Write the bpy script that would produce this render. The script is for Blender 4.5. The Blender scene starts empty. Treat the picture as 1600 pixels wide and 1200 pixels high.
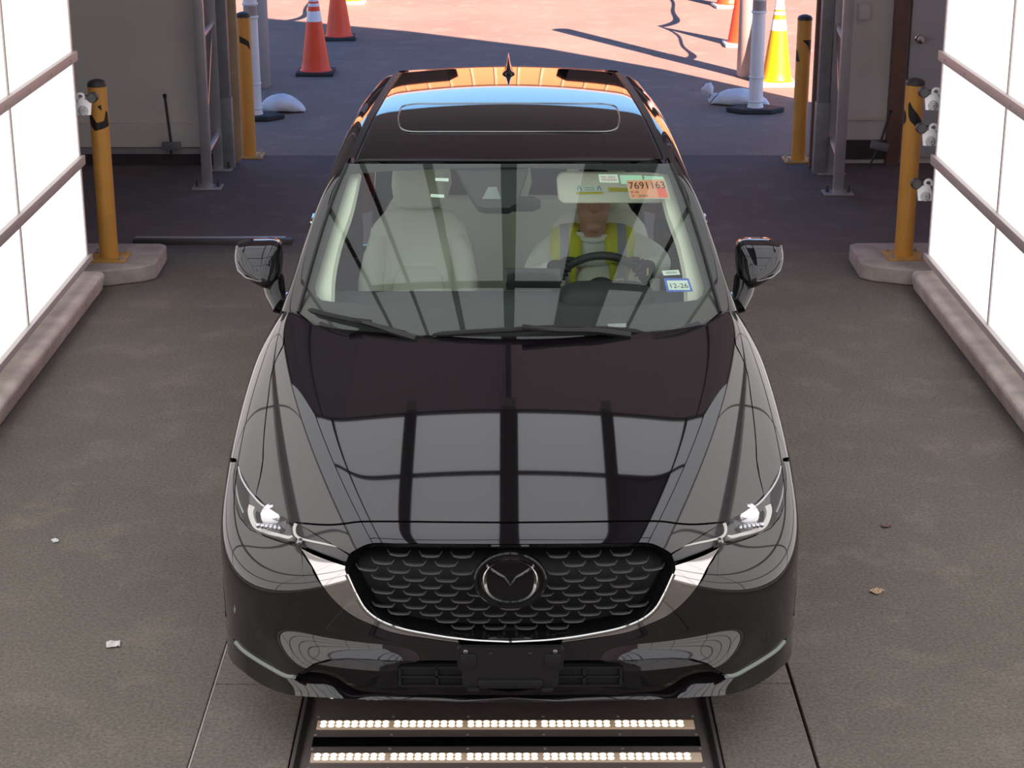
import bpy, bmesh, math, random
import numpy as np
from mathutils import Vector, Matrix, Euler

random.seed(4)
C = bpy.context.scene.collection
SC = bpy.context.scene
# ------------------------------------------------------------------ camera
F_PX, PITCH, YAW = 2900.0, math.atan(985 / 2900.0), math.atan(9 / 2900.0)
CAM = np.array([-.011, -5.19, 3.1])
cam_d = bpy.data.cameras.new('camera')
cam = bpy.data.objects.new('camera', cam_d)
C.objects.link(cam)
cam_d.sensor_width = 36.0
cam_d.lens = F_PX / 1600 * 36
cam.location = Vector(CAM)
cam.rotation_euler = Euler((math.pi / 2 - PITCH, 0, -YAW), 'XYZ')
SC.camera = cam
# ------------------------------------------------------------------ sky, sun, exposure
W = bpy.data.worlds.new('sky')
SC.world = W
W.use_nodes = True
wn = W.node_tree.nodes
wn.clear()
sky = wn.new('ShaderNodeTexSky')
sky.sky_type = 'NISHITA'
sky.sun_disc = False
sky.sun_elevation = math.radians(30)
sky.sun_rotation = math.radians(152)
sky.air_density = 1.0
sky.dust_density = 0.15
sky.ozone_density = 2.0
bg = wn.new('ShaderNodeBackground')
wb = wn.new('ShaderNodeMix')
wb.data_type = 'RGBA'
wb.blend_type = 'MULTIPLY'
wb.inputs['Factor'].default_value = 1
wb.inputs['B'].default_value = (.66, .84, 1.02, 1)      # white balance of the day
bg.inputs['Strength'].default_value = 0.30
wo = wn.new('ShaderNodeOutputWorld')
W.node_tree.links.new(sky.outputs[0], wb.inputs['A'])
W.node_tree.links.new(wb.outputs['Result'], bg.inputs[0])
W.node_tree.links.new(bg.outputs[0], wo.inputs[0])
sun_d = bpy.data.lights.new('sun', 'SUN')
sun = bpy.data.objects.new('sun', sun_d)
C.objects.link(sun)
sun_d.energy = 32.0
sun_d.angle = math.radians(0.5)
sun_d.color = (1.0, 0.60, 0.47)
sun.rotation_euler = Vector((-.82, 1.54, -1.0)).to_track_quat('-Z', 'Y').to_euler()
sun.location = (8, -14, 12)
SC.view_settings.view_transform = 'Standard'
SC.view_settings.look = 'None'
SC.view_settings.gamma = 1.0
SC.view_settings.use_curve_mapping = False
SC.view_settings.exposure = 0.0
WALL_GLOW = 1.5           # backlit white wall panels
CEILING_GLOW = 1.4         # the ceiling's panels are driven harder
# ------------------------------------------------------------------ materials
def lin(c):
    return tuple((v / 12.92 if v <= .04045 else ((v + .055) / 1.055) ** 2.4) for v in (x / 255. for x in c))
def mat(name, rgb, rough=.5, metal=0., coat=0., emit=None, estr=0., spec=.5, noise=0., nscale=8., bump=0., bscale=60., ior=1.5, sheen=0.):
    m = bpy.data.materials.new(name)
    m.use_nodes = True
    nt = m.node_tree
    b = nt.nodes['Principled BSDF']
    c = lin(rgb)
    b.inputs['Base Color'].default_value = (*c, 1)
    b.inputs['Roughness'].default_value = rough
    b.inputs['Metallic'].default_value = metal
    b.inputs['Coat Weight'].default_value = coat
    b.inputs['Coat Roughness'].default_value = .02
    b.inputs['Specular IOR Level'].default_value = spec
    b.inputs['IOR'].default_value = ior
    if emit:
        b.inputs['Emission Color'].default_value = (*lin(emit), 1)
        b.inputs['Emission Strength'].default_value = estr
    if noise or bump:
        tc = nt.nodes.new('ShaderNodeTexCoord')
    if noise:
        n = nt.nodes.new('ShaderNodeTexNoise')
        n.inputs['Scale'].default_value = nscale
        n.inputs['Detail'].default_value = 6
        nt.links.new(tc.outputs['Object'], n.inputs['Vector'])
        r = nt.nodes.new('ShaderNodeValToRGB')
        lo, hi = 1 - noise, 1 + noise
        r.color_ramp.elements[0].position = .3
        r.color_ramp.elements[1].position = .7
        r.color_ramp.elements[0].color = (c[0] * lo, c[1] * lo, c[2] * lo, 1)
        r.color_ramp.elements[1].color = (min(1, c[0] * hi), min(1, c[1] * hi), min(1, c[2] * hi), 1)
        nt.links.new(n.outputs['Fac'], r.inputs[0])
        nt.links.new(r.outputs[0], b.inputs['Base Color'])
    if bump:
        n2 = nt.nodes.new('ShaderNodeTexNoise')
        n2.inputs['Scale'].default_value = bscale
        n2.inputs['Detail'].default_value = 5
        nt.links.new(tc.outputs['Object'], n2.inputs['Vector'])
        bp = nt.nodes.new('ShaderNodeBump')
        bp.inputs['Strength'].default_value = bump
        bp.inputs['Distance'].default_value = .02
        nt.links.new(n2.outputs['Fac'], bp.inputs['Height'])
        nt.links.new(bp.outputs[0], b.inputs['Normal'])
    return m
def glass_mat(name, tint, ior=1.6, rough=0.0):
    m = bpy.data.materials.new(name)
    m.use_nodes = True
    nt = m.node_tree
    nt.nodes.clear()
    o = nt.nodes.new('ShaderNodeOutputMaterial')
    mx = nt.nodes.new('ShaderNodeMixShader')
    t = nt.nodes.new('ShaderNodeBsdfTransparent')
    g = nt.nodes.new('ShaderNodeBsdfGlossy')
    f = nt.nodes.new('ShaderNodeFresnel')
    geo = nt.nodes.new('ShaderNodeNewGeometry')
    t.inputs[0].default_value = (*tint, 1)
    g.inputs['Roughness'].default_value = rough
    # the same reflectance from both sides of the sheet
    iv = nt.nodes.new('ShaderNodeMix')
    iv.inputs['A'].default_value = ior
    iv.inputs['B'].default_value = 1 / ior
    nt.links.new(geo.outputs['Backfacing'], iv.inputs['Factor'])
    nt.links.new(iv.outputs['Result'], f.inputs['IOR'])
    nt.links.new(f.outputs[0], mx.inputs[0])
    nt.links.new(t.outputs[0], mx.inputs[1])
    nt.links.new(g.outputs[0], mx.inputs[2])
    nt.links.new(mx.outputs[0], o.inputs[0])
    return m
M = {}
M['paint'] = mat('black_car_paint', (18, 15, 18), rough=.03, ior=1.72)
M['gloss_black'] = mat('gloss_black', (13, 12, 14), rough=.08)
M['black_plastic'] = mat('black_plastic', (24, 23, 25), rough=.45)
M['dark'] = mat('dark_cavity', (9, 9, 10), rough=.7)
M['grille'] = mat('grille_gloss', (128, 126, 130), rough=.3, metal=.7)
M['chrome'] = mat('chrome', (205, 203, 202), rough=.06, metal=1)
M['satin'] = mat('satin_metal', (150, 150, 150), rough=.3, metal=1)
M['glass'] = glass_mat('windshield_glass', (.82, .91, .84), 1.72)
M['side_glass'] = glass_mat('side_glass', (.30, .33, .32), 1.5)
M['lens'] = glass_mat('lens_glass', (.93, .94, .95), 1.45)
M['sunroof'] = mat('dark_roof_glass', (10, 9, 11), rough=.02)
M['rubber'] = mat('rubber', (22, 22, 23), rough=.7)
M['drl'] = mat('light_guide', (214, 208, 200), rough=.2)
M['lamp_on'] = mat('projector_glow', (255, 255, 255), emit=(255, 250, 255), estr=1.5)
M['lamp_cfg'] = mat('reflector', (220, 220, 225), rough=.15, metal=1)
M['beige'] = mat('beige_leather', (232, 230, 218), rough=.5, noise=.05, nscale=3)
M['beige_trim'] = mat('beige_trim', (234, 231, 216), rough=.6)
M['charcoal'] = mat('charcoal_trim', (44, 44, 46), rough=.6)
M['dash'] = mat('dashboard_top', (62, 63, 65), rough=.6)
M['screen'] = mat('screen', (40, 41, 43), rough=.12)
M['panel'] = mat('backlit_panel', (130, 128, 126), rough=.6, emit=(255, 249, 246), estr=WALL_GLOW)
M['panel_top'] = mat('backlit_ceiling_panel', (130, 128, 126), rough=.6, emit=(247, 250, 255), estr=CEILING_GLOW)
M['panel_off'] = mat('unlit_panel', (96, 98, 108), rough=.5)
M['rail'] = mat('aluminium_rail', (200, 194, 192), rough=.5, metal=.2)
M['alu'] = mat('aluminium', (176, 174, 178), rough=.42, metal=.6, noise=.1, nscale=5)
M['galv'] = mat('galvanised_steel', (128, 130, 134), rough=.5, metal=.4, noise=.15, nscale=9)
M['concrete'] = mat('concrete', (168, 157, 152), rough=.9, noise=.2, nscale=7, bump=.3)
M['kerb'] = mat('kerb_concrete', (206, 193, 184), rough=.9, noise=.22, nscale=6, bump=.35)
M['yellow'] = mat('bollard_yellow', (206, 148, 66), rough=.42, noise=.06, nscale=6)
M['yellow_dirty'] = mat('worn_yellow', (192, 146, 74), rough=.6, noise=.15, nscale=14)
M['black'] = mat('black_tape', (22, 20, 20), rough=.5)
M['cap'] = mat('black_cap', (52, 48, 48), rough=.5)
M['white'] = mat('white_plastic', (226, 226, 230), rough=.4)
M['pale'] = mat('pale_sleeve', (158, 146, 142), rough=.6, noise=.05, nscale=4)
M['wood'] = mat('plywood', (172, 148, 120), rough=.7, noise=.15, nscale=5)
M['brown'] = mat('brown_post', (112, 84, 74), rough=.6, noise=.1, nscale=6)
M['orange'] = mat('cone_orange', (250, 76, 36), rough=.45, noise=.05, nscale=5)
M['cone_yellow'] = mat('cone_yellow', (236, 156, 0), rough=.45)
M['reflective'] = mat('reflective_white', (236, 236, 244), rough=.35)
M['cone_base'] = mat('cone_base', (48, 46, 48), rough=.75)
M['sand'] = mat('sandbag_fabric', (216, 216, 222), rough=.8, noise=.08, nscale=9, bump=.25, bscale=30)
M['tent'] = mat('tent_fabric', (196, 193, 193), rough=.8)
def translucent_fabric(name, rgb, through):
    m = bpy.data.materials.new(name)
    m.use_nodes = True
    nt = m.node_tree
    nt.nodes.clear()
    o = nt.nodes.new('ShaderNodeOutputMaterial')
    d = nt.nodes.new('ShaderNodeBsdfDiffuse'); d.inputs[0].default_value = (*lin(rgb), 1)
    t = nt.nodes.new('ShaderNodeBsdfTranslucent'); t.inputs[0].default_value = (*through, 1)
    a = nt.nodes.new('ShaderNodeAddShader')
    nt.links.new(d.outputs[0], a.inputs[0]); nt.links.new(t.outputs[0], a.inputs[1])
    nt.links.new(a.outputs[0], o.inputs[0])
    return m
M['tent_skin'] = translucent_fabric('tent_skin', (176, 173, 174), (.026, .027, .033))
M['wall_white'] = mat('pale_wall', (214, 209, 202), rough=.7, noise=.04, nscale=2)
M['door_grey'] = mat('door_grey', (176, 178, 182), rough=.5)
M['chrome_knob'] = mat('knob', (200, 196, 190), rough=.18, metal=1)
M['fabric_wall'] = mat('fabric_wall', (214, 212, 207), rough=.85, noise=.06, nscale=2.5, bump=.35, bscale=3)
M['steel_dark'] = mat('dark_steel', (70, 66, 68), rough=.5, metal=.3, noise=.12, nscale=10)
M['plate'] = mat('scanner_plate', (112, 103, 101), rough=.5, metal=.2, noise=.1, nscale=10)
M['led'] = mat('led_lit', (255, 250, 235), emit=(255, 240, 214), estr=4.0)
M['led_lens'] = mat('led_channel', (182, 172, 160), rough=.3, emit=(255, 205, 150), estr=.16)
M['skin'] = mat('skin', (190, 142, 122), rough=.55)
M['hair'] = mat('hair', (34, 28, 26), rough=.6)
M['shirt'] = mat('white_shirt', (226, 230, 222), rough=.8)
M['glove'] = mat('black_glove', (34, 34, 38), rough=.7)
M['trouser'] = mat('dark_trousers', (50, 52, 60), rough=.8)
M['tan_building'] = mat('tan_building', (178, 122, 80), rough=.8, noise=.04, nscale=2)
M['trailer'] = mat('pale_trailer', (206, 206, 206), rough=.5)
M['truck'] = mat('dark_truck', (16, 16, 19), rough=.9, spec=0.)
M['paper'] = mat('paper', (214, 212, 204), rough=.7)
def vest_mat():
    m = bpy.data.materials.new('hi_vis_vest')
    m.use_nodes = True
    nt = m.node_tree
    b = nt.nodes['Principled BSDF']
    b.inputs['Roughness'].default_value = .7
    tc = nt.nodes.new('ShaderNodeTexCoord')
    sp = nt.nodes.new('ShaderNodeSeparateXYZ')
    nt.links.new(tc.outputs['Object'], sp.inputs[0])
    ab = nt.nodes.new('ShaderNodeMath'); ab.operation = 'ABSOLUTE'
    nt.links.new(sp.outputs['X'], ab.inputs[0])
    r = nt.nodes.new('ShaderNodeValToRGB')
    r.color_ramp.interpolation = 'CONSTANT'
    ys, gs = (*lin((214, 212, 58)), 1), (*lin((166, 166, 182)), 1)
    e = r.color_ramp.elements
    e[0].position = 0; e[0].color = ys
    e[1].position = .098; e[1].color = gs
    for p, c in ((.138, ys), (.20, ys)):
        q = e.new(p); q.color = c
    nt.links.new(ab.outputs[0], r.inputs[0])
    nt.links.new(r.outputs[0], b.inputs['Base Color'])
    return m
M['vest'] = vest_mat()
def floor_mat(name, c1, c2, c3, s1=.9, rough=.85, bump=.25):
    m = bpy.data.materials.new(name)
    m.use_nodes = True
    nt = m.node_tree
    b = nt.nodes['Principled BSDF']
    b.inputs['Roughness'].default_value = rough
    b.inputs['Specular IOR Level'].default_value = .25
    tc = nt.nodes.new('ShaderNodeTexCoord')
    def ns(scale, det, lo, hi, ca, cb):
        n = nt.nodes.new('ShaderNodeTexNoise')
        n.inputs['Scale'].default_value = scale
        n.inputs['Detail'].default_value = det
        n.inputs['Roughness'].default_value = .65
        nt.links.new(tc.outputs['Object'], n.inputs['Vector'])
        r = nt.nodes.new('ShaderNodeValToRGB')
        r.color_ramp.elements[0].position = lo
        r.color_ramp.elements[1].position = hi
        r.color_ramp.elements[0].color = (*ca, 1)
        r.color_ramp.elements[1].color = (*cb, 1)
        nt.links.new(n.outputs['Fac'], r.inputs[0])
        return r.outputs[0]
    a = ns(s1, 8, .3, .7, lin(c1), lin(c2))
    sp = ns(3.2, 10, .52, .82, (0, 0, 0), (1, 1, 1))
    mx = nt.nodes.new('ShaderNodeMix'); mx.data_type = 'RGBA'
    nt.links.new(sp, mx.inputs['Factor'])
    nt.links.new(a, mx.inputs['A'])
    mx.inputs['B'].default_value = (*lin(c3), 1)
    fine = ns(75, 5, .3, .7, (.62, .62, .62), (1.30, 1.30, 1.30))
    ml = nt.nodes.new('ShaderNodeMix'); ml.data_type = 'RGBA'; ml.blend_type = 'MULTIPLY'
    ml.inputs['Factor'].default_value = 1
    nt.links.new(mx.outputs['Result'], ml.inputs['A'])
    nt.links.new(fine, ml.inputs['B'])
    nt.links.new(ml.outputs['Result'], b.inputs['Base Color'])
    n2 = nt.nodes.new('ShaderNodeTexNoise')
    n2.inputs['Scale'].default_value = 120
    nt.links.new(tc.outputs['Object'], n2.inputs['Vector'])
    bp = nt.nodes.new('ShaderNodeBump')
    bp.inputs['Strength'].default_value = bump
    bp.inputs['Distance'].default_value = .01
    nt.links.new(n2.outputs['Fac'], bp.inputs['Height'])
    nt.links.new(bp.outputs[0], b.inputs['Normal'])
    return m
M['floor_in'] = floor_mat('tunnel_floor', (102, 96, 89), (116, 109, 101), (131, 123, 114))
M['floor_lane'] = floor_mat('lane_slab', (106, 101, 94), (120, 113, 105), (140, 132, 123))
M['floor_back'] = floor_mat('dark_floor', (92, 83, 84), (108, 98, 98), (126, 116, 115), s1=.6)
M['asphalt'] = floor_mat('asphalt', (124, 110, 103), (141, 125, 116), (158, 141, 130), s1=.5)
M['pavement'] = floor_mat('pavement', (150, 128, 120), (160, 138, 128), (166, 144, 134), s1=.4)

# ------------------------------------------------------------------ object helpers
def finish(o, name, m, parent):
    C.objects.link(o)
    if m is not None:
        for mm in (m if isinstance(m, (list, tuple)) else [m]):
            o.data.materials.append(mm)
    if parent is not None:
        o.parent = parent
    return o
def mesh_obj(name, v, f, m, parent=None, smooth=True, normals=None):
    me = bpy.data.meshes.new(name)
    me.from_pydata([tuple(map(float, p)) for p in v], [], [tuple(map(int, q)) for q in f])
    me.update()
    if smooth:
        me.polygons.foreach_set('use_smooth', [True] * len(me.polygons))
    if normals is not None:
        me.normals_split_custom_set_from_vertices([tuple(map(float, n)) for n in normals])
    return finish(bpy.data.objects.new(name, me), name, m, parent)
def tag(o, label=None, cat=None, group=None, kind=None):
    if label: o['label'] = label
    if cat: o['category'] = cat
    if group: o['group'] = group
    if kind: o['kind'] = kind
    return o
def thing(name, label, cat, loc=(0, 0, 0), rz=0., group=None, kind=None):
    o = bpy.data.objects.new(name, None)
    o.empty_display_size = .1
    C.objects.link(o)
    o.location = loc
    o.rotation_euler = (0, 0, rz)
    return tag(o, label, cat, group, kind)
def copy_tree(o, parent=None):
    c = o.copy()
    C.objects.link(c)
    if parent is not None:
        c.parent = parent
    for ch in list(o.children):
        copy_tree(ch, c)
    return c
class MB:
    """collects shapes of one part"""
    def __init__(s):
        s.v, s.f = [], []
    def add(s, v, f):
        k = len(s.v)
        s.v += [tuple(p) for p in v]
        s.f += [tuple(i + k for i in q) for q in f]
        return s
    def box(s, c, d, rot=None, bev=0.0):
        bm = bmesh.new()
        bmesh.ops.create_cube(bm, size=1)
        for q in bm.verts:
            q.co = Vector((q.co.x * d[0], q.co.y * d[1], q.co.z * d[2]))
        if bev:
            bmesh.ops.bevel(bm, geom=bm.edges[:], offset=bev, segments=2, affect='EDGES', profile=.6)
        R = rot if isinstance(rot, Matrix) else (Euler(rot).to_matrix() if rot else Matrix.Identity(3))
        bm.verts.index_update()
        s.add([R @ q.co + Vector(c) for q in bm.verts], [[q.index for q in fc.verts] for fc in bm.faces])
        bm.free()
        return s
    def tube(s, pts, r, n=12, cap=True, closed=False):
        pts = [Vector(p) for p in pts]
        rs = r if isinstance(r, (list, tuple)) else [r] * len(pts)
        N = len(pts)
        vs, fs = [], []
        up = None
        for i, p in enumerate(pts):
            if closed:
                t = (pts[(i + 1) % N] - pts[i - 1]).normalized()
            else:
                t = (pts[min(i + 1, N - 1)] - pts[max(i - 1, 0)]).normalized()
            if up is None:
                up = Vector((0, 0, 1)) if abs(t.z) < .9 else Vector((0, 1, 0))
            a = t.cross(up).normalized()
            b = a.cross(t).normalized()
            up = b
            for k in range(n):
                th = 2 * math.pi * k / n
                vs.append(p + (a * math.cos(th) + b * math.sin(th)) * rs[i])
        for i in range(N if closed else N - 1):
            j = (i + 1) % N
            for k in range(n):
                k2 = (k + 1) % n
                fs.append((i * n + k, j * n + k, j * n + k2, i * n + k2))
        if cap and not closed:
            fs.append(tuple(range(n)))
            fs.append(tuple((N - 1) * n + k for k in reversed(range(n))))
        return s.add(vs, fs)
    def lathe(s, prof, n=24, c=(0, 0, 0), R=None, cap=True):
        vs, fs = [], []
        for r, z in prof:
            for k in range(n):
                t = 2 * math.pi * k / n
                vs.append(Vector((r * math.cos(t), r * math.sin(t), z)))
        for i in range(len(prof) - 1):
            for k in range(n):
                k2 = (k + 1) % n
                fs.append((i * n + k, i * n + k2, (i + 1) * n + k2, (i + 1) * n + k))
        if cap:
            fs.append(tuple(reversed(range(n))))
            fs.append(tuple((len(prof) - 1) * n + k for k in range(n)))
        if R is not None:
            vs = [R @ q for q in vs]
        return s.add([q + Vector(c) for q in vs], fs)
    def prism(s, poly, d0, d1, axis='y'):
        """poly in the two other axes, extruded along axis from d0 to d1"""
        n = len(poly)
        def P(a, b, d):
            return {'y': (a, d, b), 'x': (d, a, b), 'z': (a, b, d)}[axis]
        vs = [P(a, b, d0) for a, b in poly] + [P(a, b, d1) for a, b in poly]
        fs = [tuple(range(n)), tuple(reversed(range(n, 2 * n)))]
        fs += [(i, i + n, (i + 1) % n + n, (i + 1) % n) for i in range(n)]
        return s.add(vs, fs)
    def sphere(s, c, r, n=16, sc=(1, 1, 1)):
        prof = []
        vs, fs = [], []
        for i in range(n // 2 + 1):
            ph = math.pi * i / (n // 2)
            for k in range(n):
                t = 2 * math.pi * k / n
                vs.append((c[0] + r * sc[0] * math.sin(ph) * math.cos(t), c[1] + r * sc[1] * math.sin(ph) * math.sin(t), c[2] + r * sc[2] * math.cos(ph)))
        for i in range(n // 2):
            for k in range(n):
                k2 = (k + 1) % n
                fs.append((i * n + k, (i + 1) * n + k, (i + 1) * n + k2, i * n + k2))
        return s.add(vs, fs)
    def build(s, name, m, parent=None, smooth=True, sharp=35, bevel=0):
        me = bpy.data.meshes.new(name)
        bm = bmesh.new()
        vv = [bm.verts.new(p) for p in s.v]
        for q in s.f:
            try:
                bm.faces.new([vv[i] for i in q])
            except ValueError:
                pass
        bmesh.ops.remove_doubles(bm, verts=bm.verts[:], dist=1e-6)
        bmesh.ops.recalc_face_normals(bm, faces=bm.faces[:])
        if smooth:
            for fc in bm.faces:
                fc.smooth = True
            lim = math.radians(sharp)
            for e in bm.edges:
                if len(e.link_faces) == 2 and e.calc_face_angle(0) > lim:
                    e.smooth = False
        bm.to_mesh(me)
        bm.free()
        o = finish(bpy.data.objects.new(name, me), name, m, parent)
        if bevel:
            md = o.modifiers.new('edge', 'BEVEL')
            md.width = bevel
            md.segments = 2
            md.limit_method = 'ANGLE'
        return o
def text_obj(name, s, size, m, mtx, parent, depth=.0006, align='CENTER', sx=1.0):
    cu = bpy.data.curves.new(name, 'FONT')
    cu.body = s
    cu.size = size
    cu.align_x = align
    cu.align_y = 'CENTER'
    cu.extrude = depth
    o = bpy.data.objects.new(name, cu)
    me = bpy.data.meshes.new_from_object(o)
    bpy.data.objects.remove(o)
    me.transform(Matrix(mtx) @ Matrix.Diagonal((sx, 1, 1, 1)))
    me.materials.clear()
    return finish(bpy.data.objects.new(name, me), name, m, parent)

# ================================================================== THE SETTING
WX, WY, WZ, ROW, COLW = 2.56, 5.74, .18, .62, 1.465
def slab(name, x0, x1, y0, y1, z0, z1, m, bev=.004):
    o = MB().box(((x0 + x1) / 2, (y0 + y1) / 2, (z0 + z1) / 2), (x1 - x0, y1 - y0, z1 - z0), bev=bev).build(name, m, smooth=False)
    return tag(o, kind='structure')
slab('floor_base', -60, 60, -12, 90, -.2, -.03, M['dark'], 0)
slab('floor', -4.3, -1.045, -9, 6.62, -.04, 0, M['floor_in'])
slab('floor', 1.0, 4.3, -9, 6.62, -.04, 0, M['floor_in'])
slab('floor', -1.035, .99, .66, 6.62, -.04, 0, M['floor_lane'])
slab('floor', -1.035, -.72, -9, .655, -.04, 0, M['floor_lane'])
slab('floor', .695, .99, -9, .655, -.04, 0, M['floor_lane'])
slab('floor', -.72, .695, -9, -.87, -.04, 0, M['floor_lane'])
slab('floor', -4.3, 4.3, 6.625, 9.72, -.04, 0, M['floor_back'])
slab('ground', -60, 60, 9.725, 90, -.04, 0, M['asphalt'], 0)
# tent shell over the tunnel
PROF = [(4.25, 0), (4.2, 1.75), (4.0, 2.9), (3.58, 3.86), (2.7, 4.72), (1.5, 5.45), (0, 6.0)]
full = PROF + [(-x, z) for x, z in reversed(PROF[:-1])]
mb = MB()
ys = [-9 + 18.62 * i / 6 for i in range(7)]
fine = []
for (xa, za), (xb, zb) in zip(full, full[1:]):
    fine += [(xa, za), ((xa + xb) / 2, (za + zb) / 2)]
fine.append(full[-1])
nf = len(fine)
mb.add([(x, y, z) for y in ys for x, z in fine], [(i * nf + k, i * nf + k + 1, (i + 1) * nf + k + 1, (i + 1) * nf + k) for i in range(6) for k in range(nf - 1)])
tag(mb.build('ceiling', M['tent_skin'], smooth=False), kind='structure')
tag(MB().add([(x, -9.0, z) for x, z in full], [tuple(range(len(full)))]).build('wall_entry', M['tent_skin'], smooth=False), kind='structure')  # unseen entry end, left without an opening to keep the sun out
# tent bows: curved roof beams that cross the hall
bow = [Vector((x * .975, 0, z * .985)) for x, z in full]
def smooth_line(pts, n=8):
    out = []
    P = [pts[0]] + pts + [pts[-1]]
    for i in range(1, len(P) - 2):
        for k in range(n):
            t = k / n
            a, b, c, d = P[i - 1], P[i], P[i + 1], P[i + 2]
            out.append(.5 * ((2 * b) + (c - a) * t + (2 * a - 5 * b + 4 * c - d) * t * t + (3 * b - a - 3 * c + d) * t ** 3))
    return out + [pts[-1]]
for yb in (-6.2, -2.6, 1.0, 4.6, 7.9):
    mb = MB()
    mb.tube([p + Vector((0, yb, 0)) for p in bow[1:-1]], .045, 8)
    o = mb.build('trim_bow', M['galv'])
    tag(o, kind='structure')
for xp, zp in ((0, 5.86), (-2.0, 5.0), (2.0, 5.0), (-3.5, 3.75), (3.5, 3.75)):
    tag(MB().tube([(xp, -8.9, zp), (xp, 9.3, zp)], .03, 8).build('trim_purlin', M['galv']), kind='structure')
# far gable with the drive-out opening
YG = 9.42
EXL, EXR, EXZ = -2.22, 2.5, 2.95
def clip_gable(x0, x1, z0):
    """polygon of the gable between x0 and x1 above z0"""
    xs = [x for x, z in full]
    def top(x):
        x = abs(x)
        P = list(reversed(PROF))
        for (xa, za), (xb, zb) in zip(P, P[1:]):
            if xa <= x <= xb + 1e-9:
                return za + (zb - za) * (x - xa) / max(xb - xa, 1e-6)
        return 0
    st = [x0 + (x1 - x0) * i / 40 for i in range(41)]
    return [(x0, z0), (x1, z0)] + [(x, max(z0 + .01, top(x))) for x in reversed(st)]
wl = MB().prism(clip_gable(-4.24, EXL, .0), YG, YG + .07)
tag(wl.build('wall_exit', M['wall_white'], smooth=False), kind='structure')
tag(MB().prism(clip_gable(EXR, 4.24, .0), YG, YG + .07).build('wall_exit', M['fabric_wall'], smooth=False), kind='structure')
tag(MB().prism(clip_gable(EXL, EXR, EXZ), YG, YG + .07).build('wall_exit', M['tent'], smooth=False), kind='structure')
# left wall: lower band, bottom rail and dark gap
tag(MB().box((-3.22, YG - .02, .235), (1.9, .035, .19)).build('trim_1', M['wall_white']), kind='structure')
tag(MB().box((-3.22, YG - .03, .112), (1.9, .06, .045)).build('trim_2', M['alu']), kind='structure')
tag(MB().box((-3.22, YG - .03, .045), (1.9, .03, .085)).build('trim_3', M['steel_dark']), kind='structure')
# right wall: post, door
d = thing('door_1', None, None, (0, 0, 0))
tag(d, kind='structure')
MB().box((3.57, YG - .035, 1.07), (.86, .05, 2.02), bev=.004).build('door_leaf', M['door_grey'], d)
MB().lathe([(.03, 0), (.03, .012), (.014, .02), (.014, .045), (.03, .055), (.036, .075), (.03, .095), (.012, .1)], 20, (3.2, YG - .06, 1.0), Euler((math.pi / 2, 0, 0)).to_matrix()).build('door_knob', M['chrome_knob'], d)
tag(MB().box((3.055, YG - .05, 1.3), (.10, .11, 2.6), bev=.004).build('trim_4', M['brown']), kind='structure')
tag(MB().box((2.78, YG - .02, .115), (.5, .03, .15)).build('trim_5', M['steel_dark']), kind='structure')
tag(MB().box((2.80, YG - .012, .36), (.46, .02, .02)).build('trim_6', M['wall_white']), kind='structure')

# backlit side walls of the tunnel
def light_wall(side):
    s = -1 if side == 'left' else 1
    w = thing('wall_' + side, None, None, (0, 0, 0))
    tag(w, kind='structure')
    x = s * WX
    nb, nr = 8, 4
    first = None
    for j in range(nb):
        yc = WY - COLW * (j + .5)
        for i in range(nr):
            zc = WZ + ROW * (i + .5)
            if first is None:
                first = MB().box((0, 0, 0), (.03, COLW - .014, ROW - .01)).build('panel', M['panel'], w, smooth=False)
                p = first
            else:
                p = first.copy()
                C.objects.link(p)
            p.location = (x + s * .015, yc, zc)
    MB().box((x + s * .05, WY - COLW * nb / 2, WZ + ROW * nr / 2), (.035, COLW * nb, ROW * nr)).build('backing', M['galv'], w)
    for i in range(nr + 1):
        mb = MB().box((x - s * .012, WY - COLW * nb / 2 + .02, WZ + ROW * i + (.02 if i == 0 else 0)), (.035, COLW * nb + .02, .058 if i else .04), bev=.003)
        r = mb.build('rail', M['rail'], w)
        sc = MB()
        if 0 < i < 4:
            for k in range(nb * 3):
                yy = WY - .16 - k * COLW / 3
                sc.lathe([(.008, 0), (.006, .004)], 8, (x - s * .03, yy, WZ + ROW * i), Euler((0, -s * math.pi / 2, 0)).to_matrix())
            sc.build('screw', M['alu'], r)
    for j in range(nb + 1):
        MB().box((x + s * .002, WY - COLW * j, WZ + ROW * nr / 2), (.02, .024, ROW * nr)).build('mullion', M['rail'], w)
    fr = MB()
    for j in range(0, nb + 1, 2):
        fr.box((x + s * .1, WY - .05 - COLW * j * .99, 1.3), (.06, .06, 2.6))
    fr.build('upright', M['galv'], w)
    return w
light_wall('left')
light_wall('right')
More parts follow.
